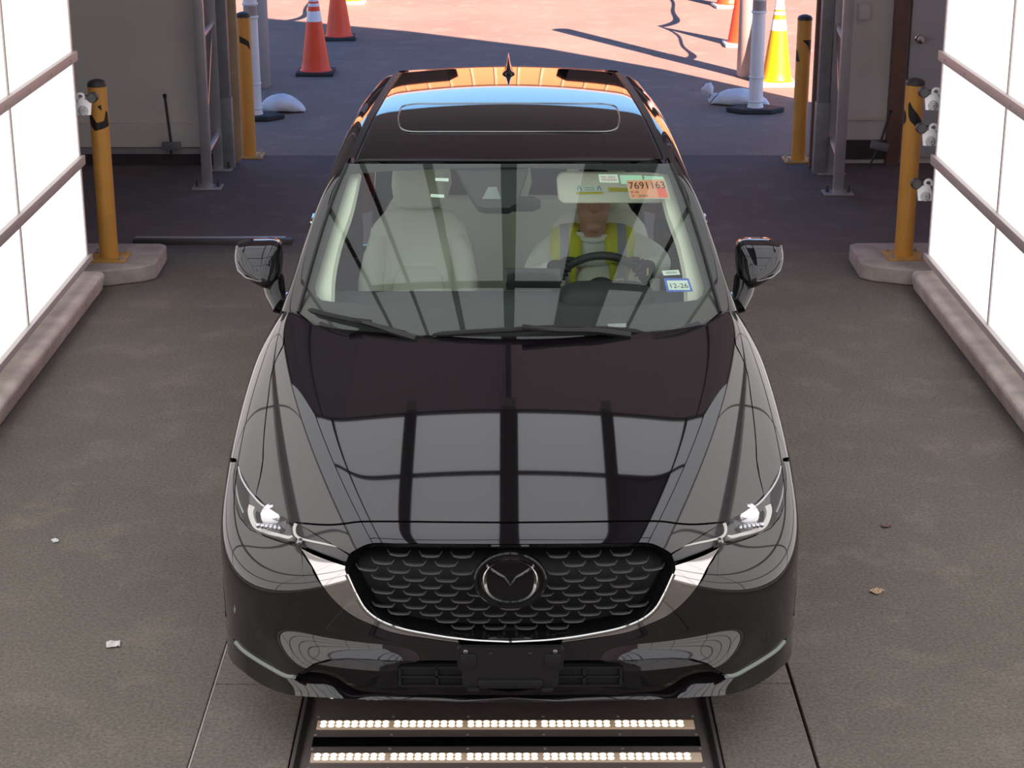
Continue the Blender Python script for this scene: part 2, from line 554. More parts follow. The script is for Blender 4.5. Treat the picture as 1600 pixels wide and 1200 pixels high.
# lit ceiling: a middle beam, long ribs and cross ribs between panels
CE_Z, CE_Y1 = 3.62, 3.4
XR = [0, .66, 1.28, 1.95]
YR = [3.4, 2.62, 1.08, -.4, -1.9, -3.4, -4.9, -6.4]
ce = thing('ceiling_grid', None, None)
tag(ce, kind='structure')
for j in range(len(YR) - 1):
    yc, yw = (YR[j] + YR[j + 1]) / 2, YR[j] - YR[j + 1]
    for s in (-1, 1):
        for i in range(3):
            off = (s == 1 and ((j == 1 and i == 1) or (j == 2 and i == 1)))
            MB().box((s * (XR[i] + XR[i + 1]) / 2, yc, CE_Z + .015), (XR[i + 1] - XR[i], yw, .03)).build('panel', M['panel_off' if off else 'panel_top'], ce, smooth=False)
        x0, z0, x1, z1 = XR[3], CE_Z, WX, WZ + ROW * 4
        L = math.hypot(x1 - x0, z1 - z0)
        a = math.atan2(z1 - z0, x1 - x0)
        MB().box((s * ((x0 + x1) / 2 + .012), yc, (z0 + z1) / 2 + .012), (L, yw, .03), rot=(0, -a * s, 0)).build('panel', M['panel_top'], ce, smooth=False)
for s in (-1, 1):
    for i, wd in ((0, .12), (1, .08), (2, .042), (3, .05)):
        if i == 0 and s == 1:
            continue
        MB().box((s * XR[i], -1.5, CE_Z - .02), (wd, 9.8, .06)).build('rib', M['steel_dark'], ce)
        if i < 2:
            MB().box((s * XR[i], 3.5, CE_Z + .02), (wd * .8, .12, .14)).build('bracket', M['alu'], ce)
for yy in YR:
    MB().box((0, yy, CE_Z - .012), (2 * XR[3], .08 if yy == 1.08 else .03, .04)).build('rib', M['steel_dark'], ce)
MB().box((0, -1.5, CE_Z + .06), (2 * XR[3], 9.8, .02)).build('backing', M['steel_dark'], ce)
# kerbs and concrete pads
for nm, s in (('trim_7', -1), ('trim_8', 1)):
    mb = MB().prism([(s * 2.475, 0), (s * 2.452, .10), (s * 2.475, .122), (s * 2.80, .13), (s * 2.80, 0)], -8.5, 5.72)
    tag(mb.build(nm, M['kerb'], bevel=.012), kind='structure')
for nm, s in (('trim_9', -1), ('trim_10', 1)):
    o = MB().prism([(s * 2.25, 5.90), (s * 2.19, 5.97), (s * 2.20, 6.42), (s * 2.24, 6.46), (s * 3.1, 6.48), (s * 3.1, 5.80), (s * 2.46, 5.80)], 0, .105, 'z').build(nm, M['concrete'], bevel=.012)
    tag(o, kind='structure')
tag(slab('trim_11', -1.041, -1.035, -9, 6.6, -.03, .0005, M['concrete'], 0), kind='structure')

# ================================================================== THE CAR: smooth body surfaces
def _cam_axes():
    cp, sp = math.cos(PITCH), math.sin(PITCH)
    fw = np.array([math.sin(YAW) * cp, math.cos(YAW) * cp, -sp])
    rt = np.array([math.cos(YAW), -math.sin(YAW), 0.])
    return fw, rt, -np.cross(rt, fw)
FW, RT, DN = _cam_axes()
def at(u, v, x=None, y=None, z=None):
    r = FW + RT * (u - 800) / F_PX + DN * (v - 600) / F_PX
    k, val = [(i, q) for i, q in enumerate((x, y, z)) if q is not None][0]
    return CAM + r * (val - CAM[k]) / r[k]
def sstep(a, b, x):
    t = np.clip((x - a) / (b - a), 0, 1)
    return t * t * t * (t * (6 * t - 15) + 10)
def softplus(d, w):
    return w * np.logaddexp(0, d / w)
def smax(a, b, k):
    h = np.maximum(k - np.abs(a - b), 0) / k
    return np.maximum(a, b) + h * h * h * k / 6
Z_NODES = np.array([.10, .20, .28, .36, .47, .60, .70, .78, .84, .90, 1.0, 1.2])
Y_NODES = np.array([.11, .07, .035, .03, .018, .002, .0, .012, .035, .07, .14, .3])
def cubic(xn, yn):
    n = len(xn)
    h = np.diff(xn)
    A = np.zeros((n, n)); r = np.zeros(n)
    A[0, 0] = A[-1, -1] = 1
    for i in range(1, n - 1):
        A[i, i - 1], A[i, i], A[i, i + 1] = h[i - 1], 2 * (h[i - 1] + h[i]), h[i]
        r[i] = 6 * ((yn[i + 1] - yn[i]) / h[i] - (yn[i] - yn[i - 1]) / h[i - 1])
    m = np.linalg.solve(A, r)
    def f(x):
        x = np.clip(x, xn[0], xn[-1])
        i = np.clip(np.searchsorted(xn, x) - 1, 0, n - 2)
        a, b = xn[i + 1] - x, x - xn[i]
        hh = h[i]
        return m[i] * a ** 3 / (6 * hh) + m[i + 1] * b ** 3 / (6 * hh) + (yn[i] / hh - m[i] * hh / 6) * a + (yn[i + 1] / hh - m[i + 1] * hh / 6) * b
    return f
nose_y = cubic(Z_NODES, Y_NODES)
def hood_z(X, y):
    yy = np.clip(y, -.3, 1.62)
    zc = .79 + .30 * yy - .052 * yy * yy
    xc = .40 + .45 * yy - .10 * yy * yy
    return zc - .025 * (X / .7) ** 2 - .62 * softplus(X - xc, .022)
def phi_body(x, y, z):
    X = np.abs(x)
    Wd = .985 - .78 * np.maximum(z - .75, 0) ** 2 - .12 * np.maximum(.45 - z, 0) ** 2
    Wd = Wd - .03 * sstep(1.3, 1.9, y) + .02 * sstep(2.9, 3.6, y)
    L = .74
    s = np.maximum(0, (L - (y - nose_y(z))) / L)
    sr = np.maximum(0, (y - 4.0) / .56)
    t = (X / Wd) ** 3 + s ** 2.5 + sr ** 2.5
    wrap = (np.maximum(t, 1e-9) ** (1 / 2.6) - 1) * .92
    win = sstep(.16, .42, X) * (1 - sstep(.62, .84, X))
    wrap = wrap - .075 * (1 - sstep(.35, .50, z)) * win - .02 * (1 - sstep(.20, .32, z))
    # soft hollow between headlight and shelf
    top = (z - hood_z(X, y)) * .93
    return smax(top, wrap, .10)
def ws_y(X, z):
    q = np.clip((z - 1.087) / .507, -.3, 1.3)
    return 1.28 + (z - 1.087) * 1.243 - .035 * 4 * q * (1 - q) + (.43 - .17 * q) * np.abs(X) ** 2.1
def phi_ws(x, y, z):
    return (ws_y(x, z) - y) * .62
def roof_z(X, y):
    a = .0265 + (.0935 - .0265) / (1 + np.exp((y - 2.8) / .12))
    return 1.668 - a * (y - 2.8) ** 2 - .032 * (X / .6) ** 2
def phi_gh(x, y, z):
    X = np.abs(x)
    top = (z - roof_z(X, y)) * .97
    S = .864 - .350 * (z - 1.1) - .045 * sstep(2.8, 4.4, y)
    rear = (y - (4.42 - .55 * (z - 1.1)) + .18 * X ** 2) * .85
    return smax(smax(top, (X - S) * .92, .16), rear, .12)
def phi_all(x, y, z):
    return smax(phi_gh(x, y, z), phi_ws(x, y, z), .03)
def grad(phi, p, e=1e-4):
    g = np.stack([(phi(p[:, 0] + e * (k == 0), p[:, 1] + e * (k == 1), p[:, 2] + e * (k == 2)) -
                   phi(p[:, 0] - e * (k == 0), p[:, 1] - e * (k == 1), p[:, 2] - e * (k == 2))) for k in range(3)], 1)
    return g / np.maximum(np.linalg.norm(g, axis=1, keepdims=True), 1e-12)
def cast(O, D, phi, off, t0, t1, n=220):
    ts = np.linspace(t0, t1, n)
    m = len(O)
    lo = np.full(m, np.nan); hi = np.full(m, t1)
    prev = phi(*(O + D * t0).T) - off
    done = np.zeros(m, bool)
    for a, b in zip(ts[:-1], ts[1:]):
        cur = phi(*(O + D * b).T) - off
        hit = (~done) & (prev > 0) & (cur <= 0)
        lo[hit] = a; hi[hit] = b
        done |= hit
        prev = cur
    miss = ~done
    lo[miss] = t1; hi[miss] = t1
    for _ in range(40):
        md = (lo + hi) / 2
        v = phi(*(O + D * md[:, None]).T) - off
        lo = np.where(v > 0, md, lo); hi = np.where(v > 0, hi, md)
    return O + D * ((lo + hi) / 2)[:, None], miss
# ways to look at the body: each maps 2-D coordinates to rays
def pj_cam(q):
    D = FW + RT * (q[:, :1] - 800) / F_PX + DN * (q[:, 1:] - 600) / F_PX
    D = D / np.linalg.norm(D, axis=1, keepdims=True)
    return np.tile(CAM, (len(q), 1)), D, 3.5, 11.
AXC = (-.2, 1.0)
def pj_cyl(q):                                  # (angle, z) about a vertical axis, half x<0
    D = np.stack([-np.sin(q[:, 0]), -np.cos(q[:, 0]), 0 * q[:, 0]], 1)
    O = np.stack([np.full(len(q), AXC[0]), np.full(len(q), AXC[1]), q[:, 1]], 1)
    return O + D * 2.2, -D, 0., 2.2
def to_cyl(p):
    return np.stack([np.arctan2(-(p[:, 0] - AXC[0]), -(p[:, 1] - AXC[1])), p[:, 2]], 1)
AXR = (-.45, .5)
def pj_axl(q):                                  # (y, angle) about a lengthwise axis
    D = np.stack([-np.cos(q[:, 1]), 0 * q[:, 1], np.sin(q[:, 1])], 1)
    O = np.stack([np.full(len(q), AXR[0]), q[:, 0], np.full(len(q), AXR[1])], 1)
    return O + D * 1.4, -D, 0., 1.4
def to_axl(p):
    return np.stack([p[:, 1], np.arctan2(p[:, 2] - AXR[1], -(p[:, 0] - AXR[0]))], 1)
AXG = (-.30, 1.20)
def pj_gh(q):
    D = np.stack([-np.cos(q[:, 1]), 0 * q[:, 1], np.sin(q[:, 1])], 1)
    O = np.stack([np.full(len(q), AXG[0]), q[:, 0], np.full(len(q), AXG[1])], 1)
    return O + D * 1.2, -D, 0., 1.2
def to_gh(p):
    return np.stack([p[:, 1], np.arctan2(p[:, 2] - AXG[1], -(p[:, 0] - AXG[0]))], 1)
def pj_side(q):
    n = len(q)
    return np.stack([np.full(n, -1.4), q[:, 0], q[:, 1]], 1), np.tile([1., 0, 0], (n, 1)), 0., 1.4
def pj_top(q):
    n = len(q)
    return np.stack([q[:, 0], q[:, 1], np.full(n, 2.2)], 1), np.tile([0, 0, -1.], (n, 1)), 0., 1.6
def pj_front(q):
    n = len(q)
    return np.stack([q[:, 0], np.full(n, -.6), q[:, 1]], 1), np.tile([0, 1., 0], (n, 1)), 0., 3.2
def pj_rear(q):
    n = len(q)
    return np.stack([q[:, 0], np.full(n, 5.2), q[:, 1]], 1), np.tile([0, -1., 0], (n, 1)), 0., 2.5
def on(pts, phi=phi_body, pj=pj_cam, off=0.):
    p, miss = cast(*pj(np.array(pts, float))[:2], phi, off, *pj(np.array(pts, float))[2:])
    return p
def spl(pts, n, smooth=True):
    P = np.array(pts, float)
    if smooth and len(P) > 2:
        Q = np.vstack([2 * P[0] - P[1], P, 2 * P[-1] - P[-2]])
        out = []
        for i in range(1, len(Q) - 2):
            t = np.linspace(0, 1, 14, endpoint=False)[:, None]
            a, b, c, d = Q[i - 1], Q[i], Q[i + 1], Q[i + 2]
            la, lb, lc = (max(np.linalg.norm(v), 1e-9) for v in (b - a, c - b, d - c))
            m1 = ((b - a) / la * lb + (c - b)) / 2 if la + lb > 0 else c - b
            m2 = ((c - b) + (d - c) / lc * lb) / 2
            t2, t3 = t * t, t ** 3
            out.append((2 * t3 - 3 * t2 + 1) * b + (t3 - 2 * t2 + t) * m1 + (-2 * t3 + 3 * t2) * c + (t3 - t2) * m2)
        P = np.vstack(out + [P[-1:]])
    L = np.concatenate([[0], np.cumsum(np.linalg.norm(np.diff(P, axis=0), axis=1))])
    if L[-1] < 1e-9:
        return np.tile(P[0], (n, 1))
    t = np.linspace(0, L[-1], n)
    return np.stack([np.interp(t, L, P[:, k]) for k in range(P.shape[1])], 1)
def coons(top, bot, left=None, right=None, nu=60, nv=30, smooth=True):
    T, B = spl(top, nu, smooth), spl(bot, nu, smooth)
    Lf = spl(left, nv, smooth) if left is not None else np.linspace(T[0], B[0], nv)
    R = spl(right, nv, smooth) if right is not None else np.linspace(T[-1], B[-1], nv)
    u = np.linspace(0, 1, nu)[None, :, None]
    v = np.linspace(0, 1, nv)[:, None, None]
    return (1 - v) * T[None] + v * B[None] + (1 - u) * Lf[:, None] + u * R[:, None] - ((1 - u) * (1 - v) * T[0] + u * (1 - v) * T[-1] + (1 - u) * v * B[0] + u * v * B[-1])
def shell_mesh(P, N, skirt=.02, open_left=False):
    """grid of points with normals -> verts, faces, normals with a turned-in edge"""
    nv, nu = P.shape[:2]
    v = P.reshape(-1, 3); n = N.reshape(-1, 3)
    idx = np.arange(nv * nu).reshape(nv, nu)
    a, b, c, d = idx[:-1, :-1].ravel(), idx[:-1, 1:].ravel(), idx[1:, 1:].ravel(), idx[1:, :-1].ravel()
    fn = np.cross(v[c] - v[a], v[d] - v[b])
    flip = (fn * n[a]).sum() < 0
    F = np.stack([a, d, c, b] if flip else [a, b, c, d], 1)
    ok = np.linalg.norm(fn, axis=1) > 1e-12
    F = F[ok]
    if skirt:
        loops = [idx[0, :], idx[1:, -1], idx[-1, ::-1][1:]]
        if not open_left:
            loops.append(idx[::-1, 0][1:])
        lp = np.concatenate(loops)
        tv = np.gradient(v[lp], axis=0)
        side = np.cross(tv, n[lp])
        side /= np.maximum(np.linalg.norm(side, axis=1, keepdims=True), 1e-9)
        cen = v.mean(0)
        if ((v[lp] - cen) * side).sum() < 0:
            side = -side
        base = len(v)
        m = len(lp)
        v = np.vstack([v, v[lp], v[lp] - n[lp] * skirt])
        n = np.vstack([n, side, side])
        i = np.arange(m - 1)
        q = np.stack([base + i, base + i + 1, base + m + i + 1, base + m + i], 1)
        fn = np.cross(v[q[:, 2]] - v[q[:, 0]], v[q[:, 3]] - v[q[:, 1]])
        if (fn * n[q[:, 0]]).sum() < 0:
            q = q[:, ::-1]
        F = np.vstack([F, q])
    return v, F, n
def patch(name, grid2, pj, phi, m, parent, off=0., mirror='weld', skirt=.02, fix_center=True):
    """one body panel (half x<0) cast on the body surface; 'weld' = one mesh across the centre line, 'pair' = one per side"""
    nv, nu = grid2.shape[:2]
    q = grid2.reshape(-1, 2)
    O, D, t0, t1 = pj(q)
    p, miss = cast(O, D, phi, off, t0, t1)
    if miss.any():
        print('patch', name, 'missed', int(miss.sum()), 'of', len(miss))
        pm = p.reshape(nv, nu, 3)
        mm = miss.reshape(nv, nu)
        for i in range(nv):                       # a ray past the outline takes its neighbour's point
            good = np.where(~mm[i])[0]
            if len(good):
                for j in np.where(mm[i])[0]:
                    pm[i, j] = pm[i, good[np.argmin(abs(good - j))]]
            elif i:
                pm[i] = pm[i - 1]
        p = pm.reshape(-1, 3)
    P = p.reshape(nv, nu, 3)
    if mirror == 'weld' and fix_center:
        P[:, 0, 0] = 0
    N = grad(phi, P.reshape(-1, 3)).reshape(nv, nu, 3)
    v, F, n = shell_mesh(P, N, skirt, open_left=(mirror == 'weld'))
    fl = np.array([-1, 1, 1])
    if mirror == 'weld':
        k = len(v)
        vv = np.vstack([v, v * fl]); nn = np.vstack([n, n * fl]); FF = np.vstack([F, F[:, ::-1] + k])
        return mesh_obj(name, vv, FF, m, parent, normals=nn)
    o1 = mesh_obj(name, v, F, m, parent[0] if isinstance(parent, tuple) else parent, normals=n)
    o2 = mesh_obj(name, v * fl, F[:, ::-1], m, parent[1] if isinstance(parent, tuple) else parent, normals=n * fl)
    return o1, o2
def xs(v): return [(796, q) for q in v]

car = thing('car', 'glossy black crossover car facing the camera in the lane between two lit walls', 'car')
# ---- hood
hood_out = [(445, 527), (443, 540), (433, 560), (425, 584), (420, 621), (416, 653), (412.5, 693), (411.5, 720), (407.5, 745), (400, 774)]
hood_front = [(796, 815), (700, 814.3), (590, 813.3), (558, 814), (536, 817), (514, 818.6), (483, 817), (460, 814.5), (450, 811), (421.7, 795), (400, 774)]
hood_rear = [(796, 526), (700, 525), (596, 519.5), (527, 513.5), (489, 508), (478, 510), (445, 527)]
patch('hood', coons(hood_rear, hood_front, None, hood_out, 130, 130), pj_cam, phi_body, M['paint'], car)
patch('cowl_corner', coons([(449.5, 463), (457, 475), (467, 489), (476, 500), (490, 507.5)], [(442.5, 528.5), (446, 525.8), (463, 518), (479, 509.5), (490, 507.5)], [(449.5, 463), (444.5, 495), (442.5, 528.5)], None, 30, 20, smooth=False), pj_cam, phi_body, M['paint'], car, mirror='pair')
# ---- nose panel over the grille
nose_top = [(796, 818), (700, 817.3), (590, 816.3), (558, 817), (536, 820), (514, 821.6), (483, 820), (464, 818)]
nose_bot = [(796, 850), (700, 849.6), (620, 849), (577, 849.5), (552, 861), (546, 865)]
nose_out = [(464, 818), (480, 826), (502.5, 840), (527.5, 855), (546, 865)]
patch('nose_panel', coons(nose_top, nose_bot, None, nose_out, 90, 30), pj_cam, phi_body, M['paint'], car)
# ---- fenders (axial view)
hl_top = [(399, 775.5), (391.6, 765), (377.5, 740), (370, 717)]
hl_top3 = on(hl_top)
tip = hl_top3[-1]
shut = on([(u - 1.6, v) for u, v in hood_out[::-1]])
base3 = np.array([[-.845, 1.60, 1.085]])
f_top = to_axl(np.vstack([hl_top3[:1], shut[1:], base3]))
AR, AY, AZ = .385, 1.03, .36
def arch(a):
    return (AY + AR * math.cos(a), AZ + AR * math.sin(a))
arch_pts = [arch(math.radians(q)) for q in (104, 92, 75, 60, 45, 30, 15, 0, -12)]
side_pts = on([(y, z) for y, z in arch_pts] + [(1.40, .22), (1.63, .22)], phi_body, pj_side)
f_bot = to_axl(np.vstack([hl_top3, side_pts]))
f_right = to_axl(on([(1.63, z) for z in (.22, .4, .6, .8, .95)], phi_body, pj_side))[::-1]
fr = np.vstack([f_top[-1:], f_right])
patch('fender', coons(f_top, f_bot, None, fr, 120, 60, smooth=False), pj_axl, phi_body, M['paint'], car, mirror='pair')
# ---- front bumper
arc_f = [arch(math.radians(q)) for q in (105, 117, 130, 142, 154, 165, 176, 186, 196)]
hl_bot = [(474, 855), (465, 851), (459, 853.5), (434, 846), (409, 837), (390, 828), (374, 809), (366.8, 787), (363.8, 760), (364.5, 742), (368.3, 722)]
wing_out = [(796, 1009.5), (730, 1006), (668, 998.5), (612, 989), (580.6, 977), (552.5, 964.5), (527.5, 945.5), (505.6, 920.5), (487, 886.5), (470, 858.5)]
b_top = np.vstack([to_cyl(on(wing_out)), to_cyl(on(hl_bot)), to_cyl(on([arc_f[0]], phi_body, pj_side))])
b_out = to_cyl(on(arc_f, phi_body, pj_side))
rec_top = [(796, 1033), (714, 1033), (625, 1032), (580, 1029.5), (542, 1028), (512, 1030), (489, 1037), (474, 1048), (460, 1055.5), (451, 1055), (424, 1042), (400, 1028), (380, 1014), (366, 999)]
rec3 = on(rec_top)
rec3[0, 0] = 0
b_bot = np.vstack([to_cyl(rec3), to_cyl(on([arc_f[-1]], phi_body, pj_side))])
b_out[-1] = b_bot[-1]
b_top[0, 0] = b_bot[0, 0] = math.atan2(AXC[0], AXC[1])
patch('front_bumper', coons(b_top, b_bot, None, b_out, 170, 60, smooth=False), pj_cyl, phi_body, M['paint'], car, skirt=.05)
# ---- lower lip
lip_top = [(796, 1086), (757, 1086), (630, 1084.5), (587, 1082), (556, 1077), (541, 1068.5), (524, 1058), (502.5, 1051.5), (477, 1050.8), (460, 1057.5), (451, 1057.5), (424, 1044.5), (400, 1030.5), (380, 1016.5), (366, 1001.5)]
lip_bot = [(796, 1098), (630, 1095), (558, 1092.6), (500, 1089.5), (473, 1088), (450, 1085), (420, 1075), (400, 1064), (382, 1051)]
lt, lb = on(lip_top), on(lip_bot)
a_end = on([(AY - AR + .012, .262), (AY - AR + .02, .19)], phi_body, pj_side)
def push(p, w):
    """move points straight away from the viewer's side of the lip: the upper edge lies further back than the lower one"""
    d = p - CAM
    d /= np.linalg.norm(d, axis=1, keepdims=True)
    return p + d * np.array(w)[:, None]
wt = np.interp(np.abs(lt[:, 0]), [0, .25, .42, .50, .64, .69, .74, 1.0], [.012, .014, .040, .075, .075, .030, 0, 0])
lt = push(lt, wt)
lt[0, 0] = lb[0, 0] = 0
L_end = on([(AY - AR + .012, .285), (AY - AR + .02, .19)], phi_body, pj_side)
rt_, rb_ = spl(np.vstack([lt, L_end[:1]]), 150), spl(np.vstack([lb, on([(.50, .185)], phi_body, pj_side), L_end[1:]]), 150)
q_ = np.linspace(0, 1, 16)[:, None, None]
P_ = rt_[None] * (1 - q_) + rb_[None] * q_
bulge = np.sin(np.pi * q_) * .006
P_ = P_ + bulge * np.array([0, -.7, .7])
gu = np.gradient(P_, axis=1); gv = np.gradient(P_, axis=0)
N_ = np.cross(gu, gv)
N_ /= np.maximum(np.linalg.norm(N_, axis=2, keepdims=True), 1e-12)
if N_[..., 1].mean() > 0:
    N_ = -N_
v_, F_, n_ = shell_mesh(P_, N_, .008, open_left=True)
fl_ = np.array([-1, 1, 1])
mesh_obj('bumper_lip', np.vstack([v_, v_ * fl_]), np.vstack([F_, F_[:, ::-1] + len(v_)]), M['paint'], car, normals=np.vstack([n_, n_ * fl_]))
# chamfer line of the lip; its grey colour stands in for reflected panels
tl = on([(369, 1003), (380, 1015), (400, 1029), (424, 1043.3), (451, 1056.5), (460, 1056.8)])
for s in (1, -1):
    pts = [(p[0] * s, p[1] - .004, p[2]) for p in spl(tl, 40)]
    MB().tube(pts, .0075, 8).build('lip_glint', mat('painted_glint', (120, 128, 124), rough=.35), car)
# ---- recess behind the lip
intk = patch('lower_intake', coons([(796, 1029), (625, 1028), (542, 1025), (505, 1028), (480, 1040), (462, 1053)], [(796, 1082), (630, 1079), (556, 1071), (524, 1052), (496, 1047), (468, 1055)], None, None, 80, 14), pj_cam, phi_body, M['gloss_black'], car, off=-.045, skirt=0)
it = on([(625, 1038), (625, 1068)], phi_body, pj_cam, -.045)
zt, zb, xh = it[0][2], it[1][2], abs(it[0][0])
yb_ = float(np.mean(it[:, 1]))
mb = MB().box((0, yb_ + .005, (zt + zb) / 2), (2 * xh, .03, abs(zt - zb) + .004), bev=.004)
io = mb.build('intake_grid', M['dark'], intk)
mb = MB()
for x in np.linspace(-xh, xh, 7):
    mb.box((x, yb_ - .015, (zt + zb) / 2), (.008, .012, abs(zt - zb)))
for z in np.linspace(zb, zt, 3):
    mb.box((0, yb_ - .015, z), (2 * xh, .012, .006))
mb.build('intake_bars', M['black_plastic'], intk)
# ---- grille: back plate, bezel, blades, chrome wing, emblem
gr_top = [(796, 851.5), (700, 851), (620, 850.5), (577.5, 851), (553, 862.5)]
gr_bot = [(796, 1003.5), (730.6, 1000), (668, 991), (621, 980.5), (590, 967.5), (571, 952.5), (555.6, 927.5), (541, 897)]
gr_out = [(553, 862.5), (543, 873), (540.5, 884), (541, 897)]
grille = thing('grille', None, None)
grille.parent = car
patch('grille_back', coons(gr_top, gr_bot, None, gr_out, 60, 24), pj_cam, phi_body, M['dark'], grille, off=-.075, skirt=0)
loop = on(gr_top + gr_out[1:] + gr_bot[::-1][1:])
loopn = grad(phi_body, loop)
for s in (1, -1):
    pass
def ring_strip(name, loop, nrm, d0, d1, inset, m, parent):
    """wall that runs from the opening's edge inward, both halves"""
    P = loop.copy(); P[0, 0] = P[-1, 0] = 0
    c = np.array([0, P[:, 1].mean(), P[:, 2].mean()])
    a = P + nrm * d0
    dirn = c - P
    dirn[:, 1] = 0
    dirn /= np.maximum(np.linalg.norm(dirn, axis=1, keepdims=True), 1e-9)
    dirn[0, 0] = dirn[-1, 0] = 0
    b = P + dirn * inset + np.array([0, d1, 0])
    V = np.vstack([a, b]); k = len(a)
    Fs = [(i, i + 1, k + i + 1, k + i) for i in range(k - 1)]
    V2 = V * np.array([-1, 1, 1])
    mb = MB(); mb.add(V, Fs); mb.add(V2, [q[::-1] for q in Fs])
    return mb.build(name, m, parent)
ring_strip('grille_bezel', spl(loop, 90, False), spl(loopn, 90, False), .002, .055, .035, M['gloss_black'], grille)
# blades: flat smiles in staggered rows
from math import pi
def in_poly(p, poly):
    x, y = p
    r = False
    j = len(poly) - 1
    for i in range(len(poly)):
        (xi, yi), (xj, yj) = poly[i], poly[j]
        if (yi > y) != (yj > y) and x < (xj - xi) * (y - yi) / (yj - yi) + xi:
            r = not r
        j = i
    return r
gpoly = gr_top + gr_out[1:] + gr_bot[::-1][1:]
gpoly_full = gpoly + [(1592 - a, b) for a, b in reversed(gpoly)]
gp3 = on(gpoly)
gxz = [(p[0], p[2]) for p in gp3] + [(-p[0], p[2]) for p in reversed(gp3)]
gz0, gz1 = min(z for x, z in gxz), max(z for x, z in gxz)
blades = MB()
PX, PZ = .0985, .0475
r = 0
z = gz1 - .018
while z > gz0 + .005:
    off = (r % 2) * PX / 2
    x = -6 * PX + off
    while x < 6 * PX + .001:
        hw = .027
        ctr = [(x - hw - .009, z + .011), (x - hw, z + .0015), (x - hw * .5, z - .0005), (x, z - .001), (x + hw * .5, z - .0005), (x + hw, z + .0015), (x + hw + .009, z + .011)]
        inside = all(in_poly((cx * 1.035, cz), gxz) and in_poly((cx, cz - .022), gxz) for cx, cz in ctr)
        em = (x / .118) ** 2 + ((z - .70) / .098) ** 2
        if inside and em > 1:
            pts = on([(cx, cz) for cx, cz in ctr], phi_body, pj_front, -.03)
            vs = []
            for (px, py, pz), tk in zip(pts, (.002, .004, .005, .0052, .005, .004, .002)):
                vs += [(px, py, pz + tk * .5), (px, py, pz - tk * .5), (px, py + .016, pz - tk * .5 - .006), (px, py + .016, pz + tk * .5 - .002)]
            fs = []
            for i in range(6):
                for k in range(4):
                    k2 = (k + 1) % 4
                    fs.append((i * 4 + k, i * 4 + 4 + k, i * 4 + 4 + k2, i * 4 + k2))
            fs += [(0, 1, 2, 3), (27, 26, 25, 24)]
            blades.add(vs, fs)
        x += PX
    z -= PZ / 2
    r += 1
blades.build('grille_mesh', M['grille'], grille, sharp=25)
# chrome wing
wing_o = [(796, 1008.5), (730, 1005), (668, 997.2), (612, 987.5), (580.6, 975.5), (552.5, 962.5), (528, 943.5), (506.5, 918.5), (488, 884.5), (470.5, 857)]
wing_i = [(796, 1003.8), (730.6, 1000.3), (668, 991.3), (621, 981), (590, 968), (571, 953), (555.6, 928), (541.5, 897.5), (539, 890), (539.5, 884.5)]
patch('chrome_wing', coons(wing_o, wing_i, None, [(470.5, 857), (490, 867), (516, 877), (539.5, 884.5)], 120, 14), pj_cam, phi_body, M['chrome'], grille, off=.007, skirt=.03)
cs = spl(on(wing_i[:8], phi_body, pj_cam, .012), 50)
MB().tube([(p[0], p[1], p[2]) for p in cs[::-1]] + [(-p[0], p[1], p[2]) for p in cs[1:]], .0062, 8).build('chrome_strip', M['chrome'], grille)
# emblem: domed black disc, chrome oval ring and wing
EZ = .706
ey = float(on([(0., EZ)], phi_body, pj_front)[0][1])
tilt = math.radians(-8)
Re = Matrix.Translation((0, ey - .012, EZ)) @ Euler((math.radians(90) + tilt, 0, 0)).to_matrix().to_4x4()
def em_build(mb, name, m, sharp=30):
    mb.v = [tuple(Re @ Vector(p)) for p in mb.v]
    return mb.build(name, m, emblem, sharp=sharp)
mb = MB()
mb.lathe([(.112, -.03), (.112, 0), (.107, .005), (.100, .005), (.097, .001), (.0, .004)], 48)
mb.v = [(x, y * .80, z) for x, y, z in mb.v]
mb.v = [tuple(Re @ Vector(p)) for p in mb.v]
emblem = mb.build('emblem', M['gloss_black'], grille)
mb = MB()
n = 72
ring = []
for k in range(n):
    t = 2 * pi * k / n
    cx, cy = math.cos(t), math.sin(t)
    sx = np.sign(cx) * abs(cx) ** .86 * .0885
    sy = np.sign(cy) * abs(cy) ** .92 * .0690
    wd = .0065 + .0095 * abs(cx) ** 2.2
    ring.append((sx, sy, sx * (1 - wd / .0885), sy * (1 - (.0055 + .004 * abs(cx)) / .069)))
vs, fs = [], []
for ox, oy, ix, iy in ring:
    mx_, my_ = (ox + ix) / 2, (oy + iy) / 2
    vs += [(ox, oy, .003), (mx_, my_, .0125), (ix, iy, .003)]
for k in range(n):
    k2 = (k + 1) % n
    for j in range(2):
        fs.append((k * 3 + j, k2 * 3 + j, k2 * 3 + j + 1, k * 3 + j + 1))
mb.add(vs, fs)
for s in (1, -1):
    P = [(.074, .040), (.058, .028), (.036, .0165), (.0205, .0085), (.0, -.022)]
    Q = [(.072, .054), (.056, .040), (.036, .0265), (.0165, .0155), (.0, -.008)]
    vs, fs = [], []
    for (px, py), (qx, qy) in zip(P, Q):
        vs += [(s * px, py, .003), (s * (px + qx) / 2, (py + qy) / 2 + .0, .012), (s * qx, qy, .003)]
    for i in range(4):
        for j in range(2):
            fs.append((i * 3 + j, i * 3 + 3 + j, i * 3 + 4 + j, i * 3 + 1 + j))
    mb.add(vs, fs)
em_build(mb, 'emblem_ring', M['chrome'], sharp=20)
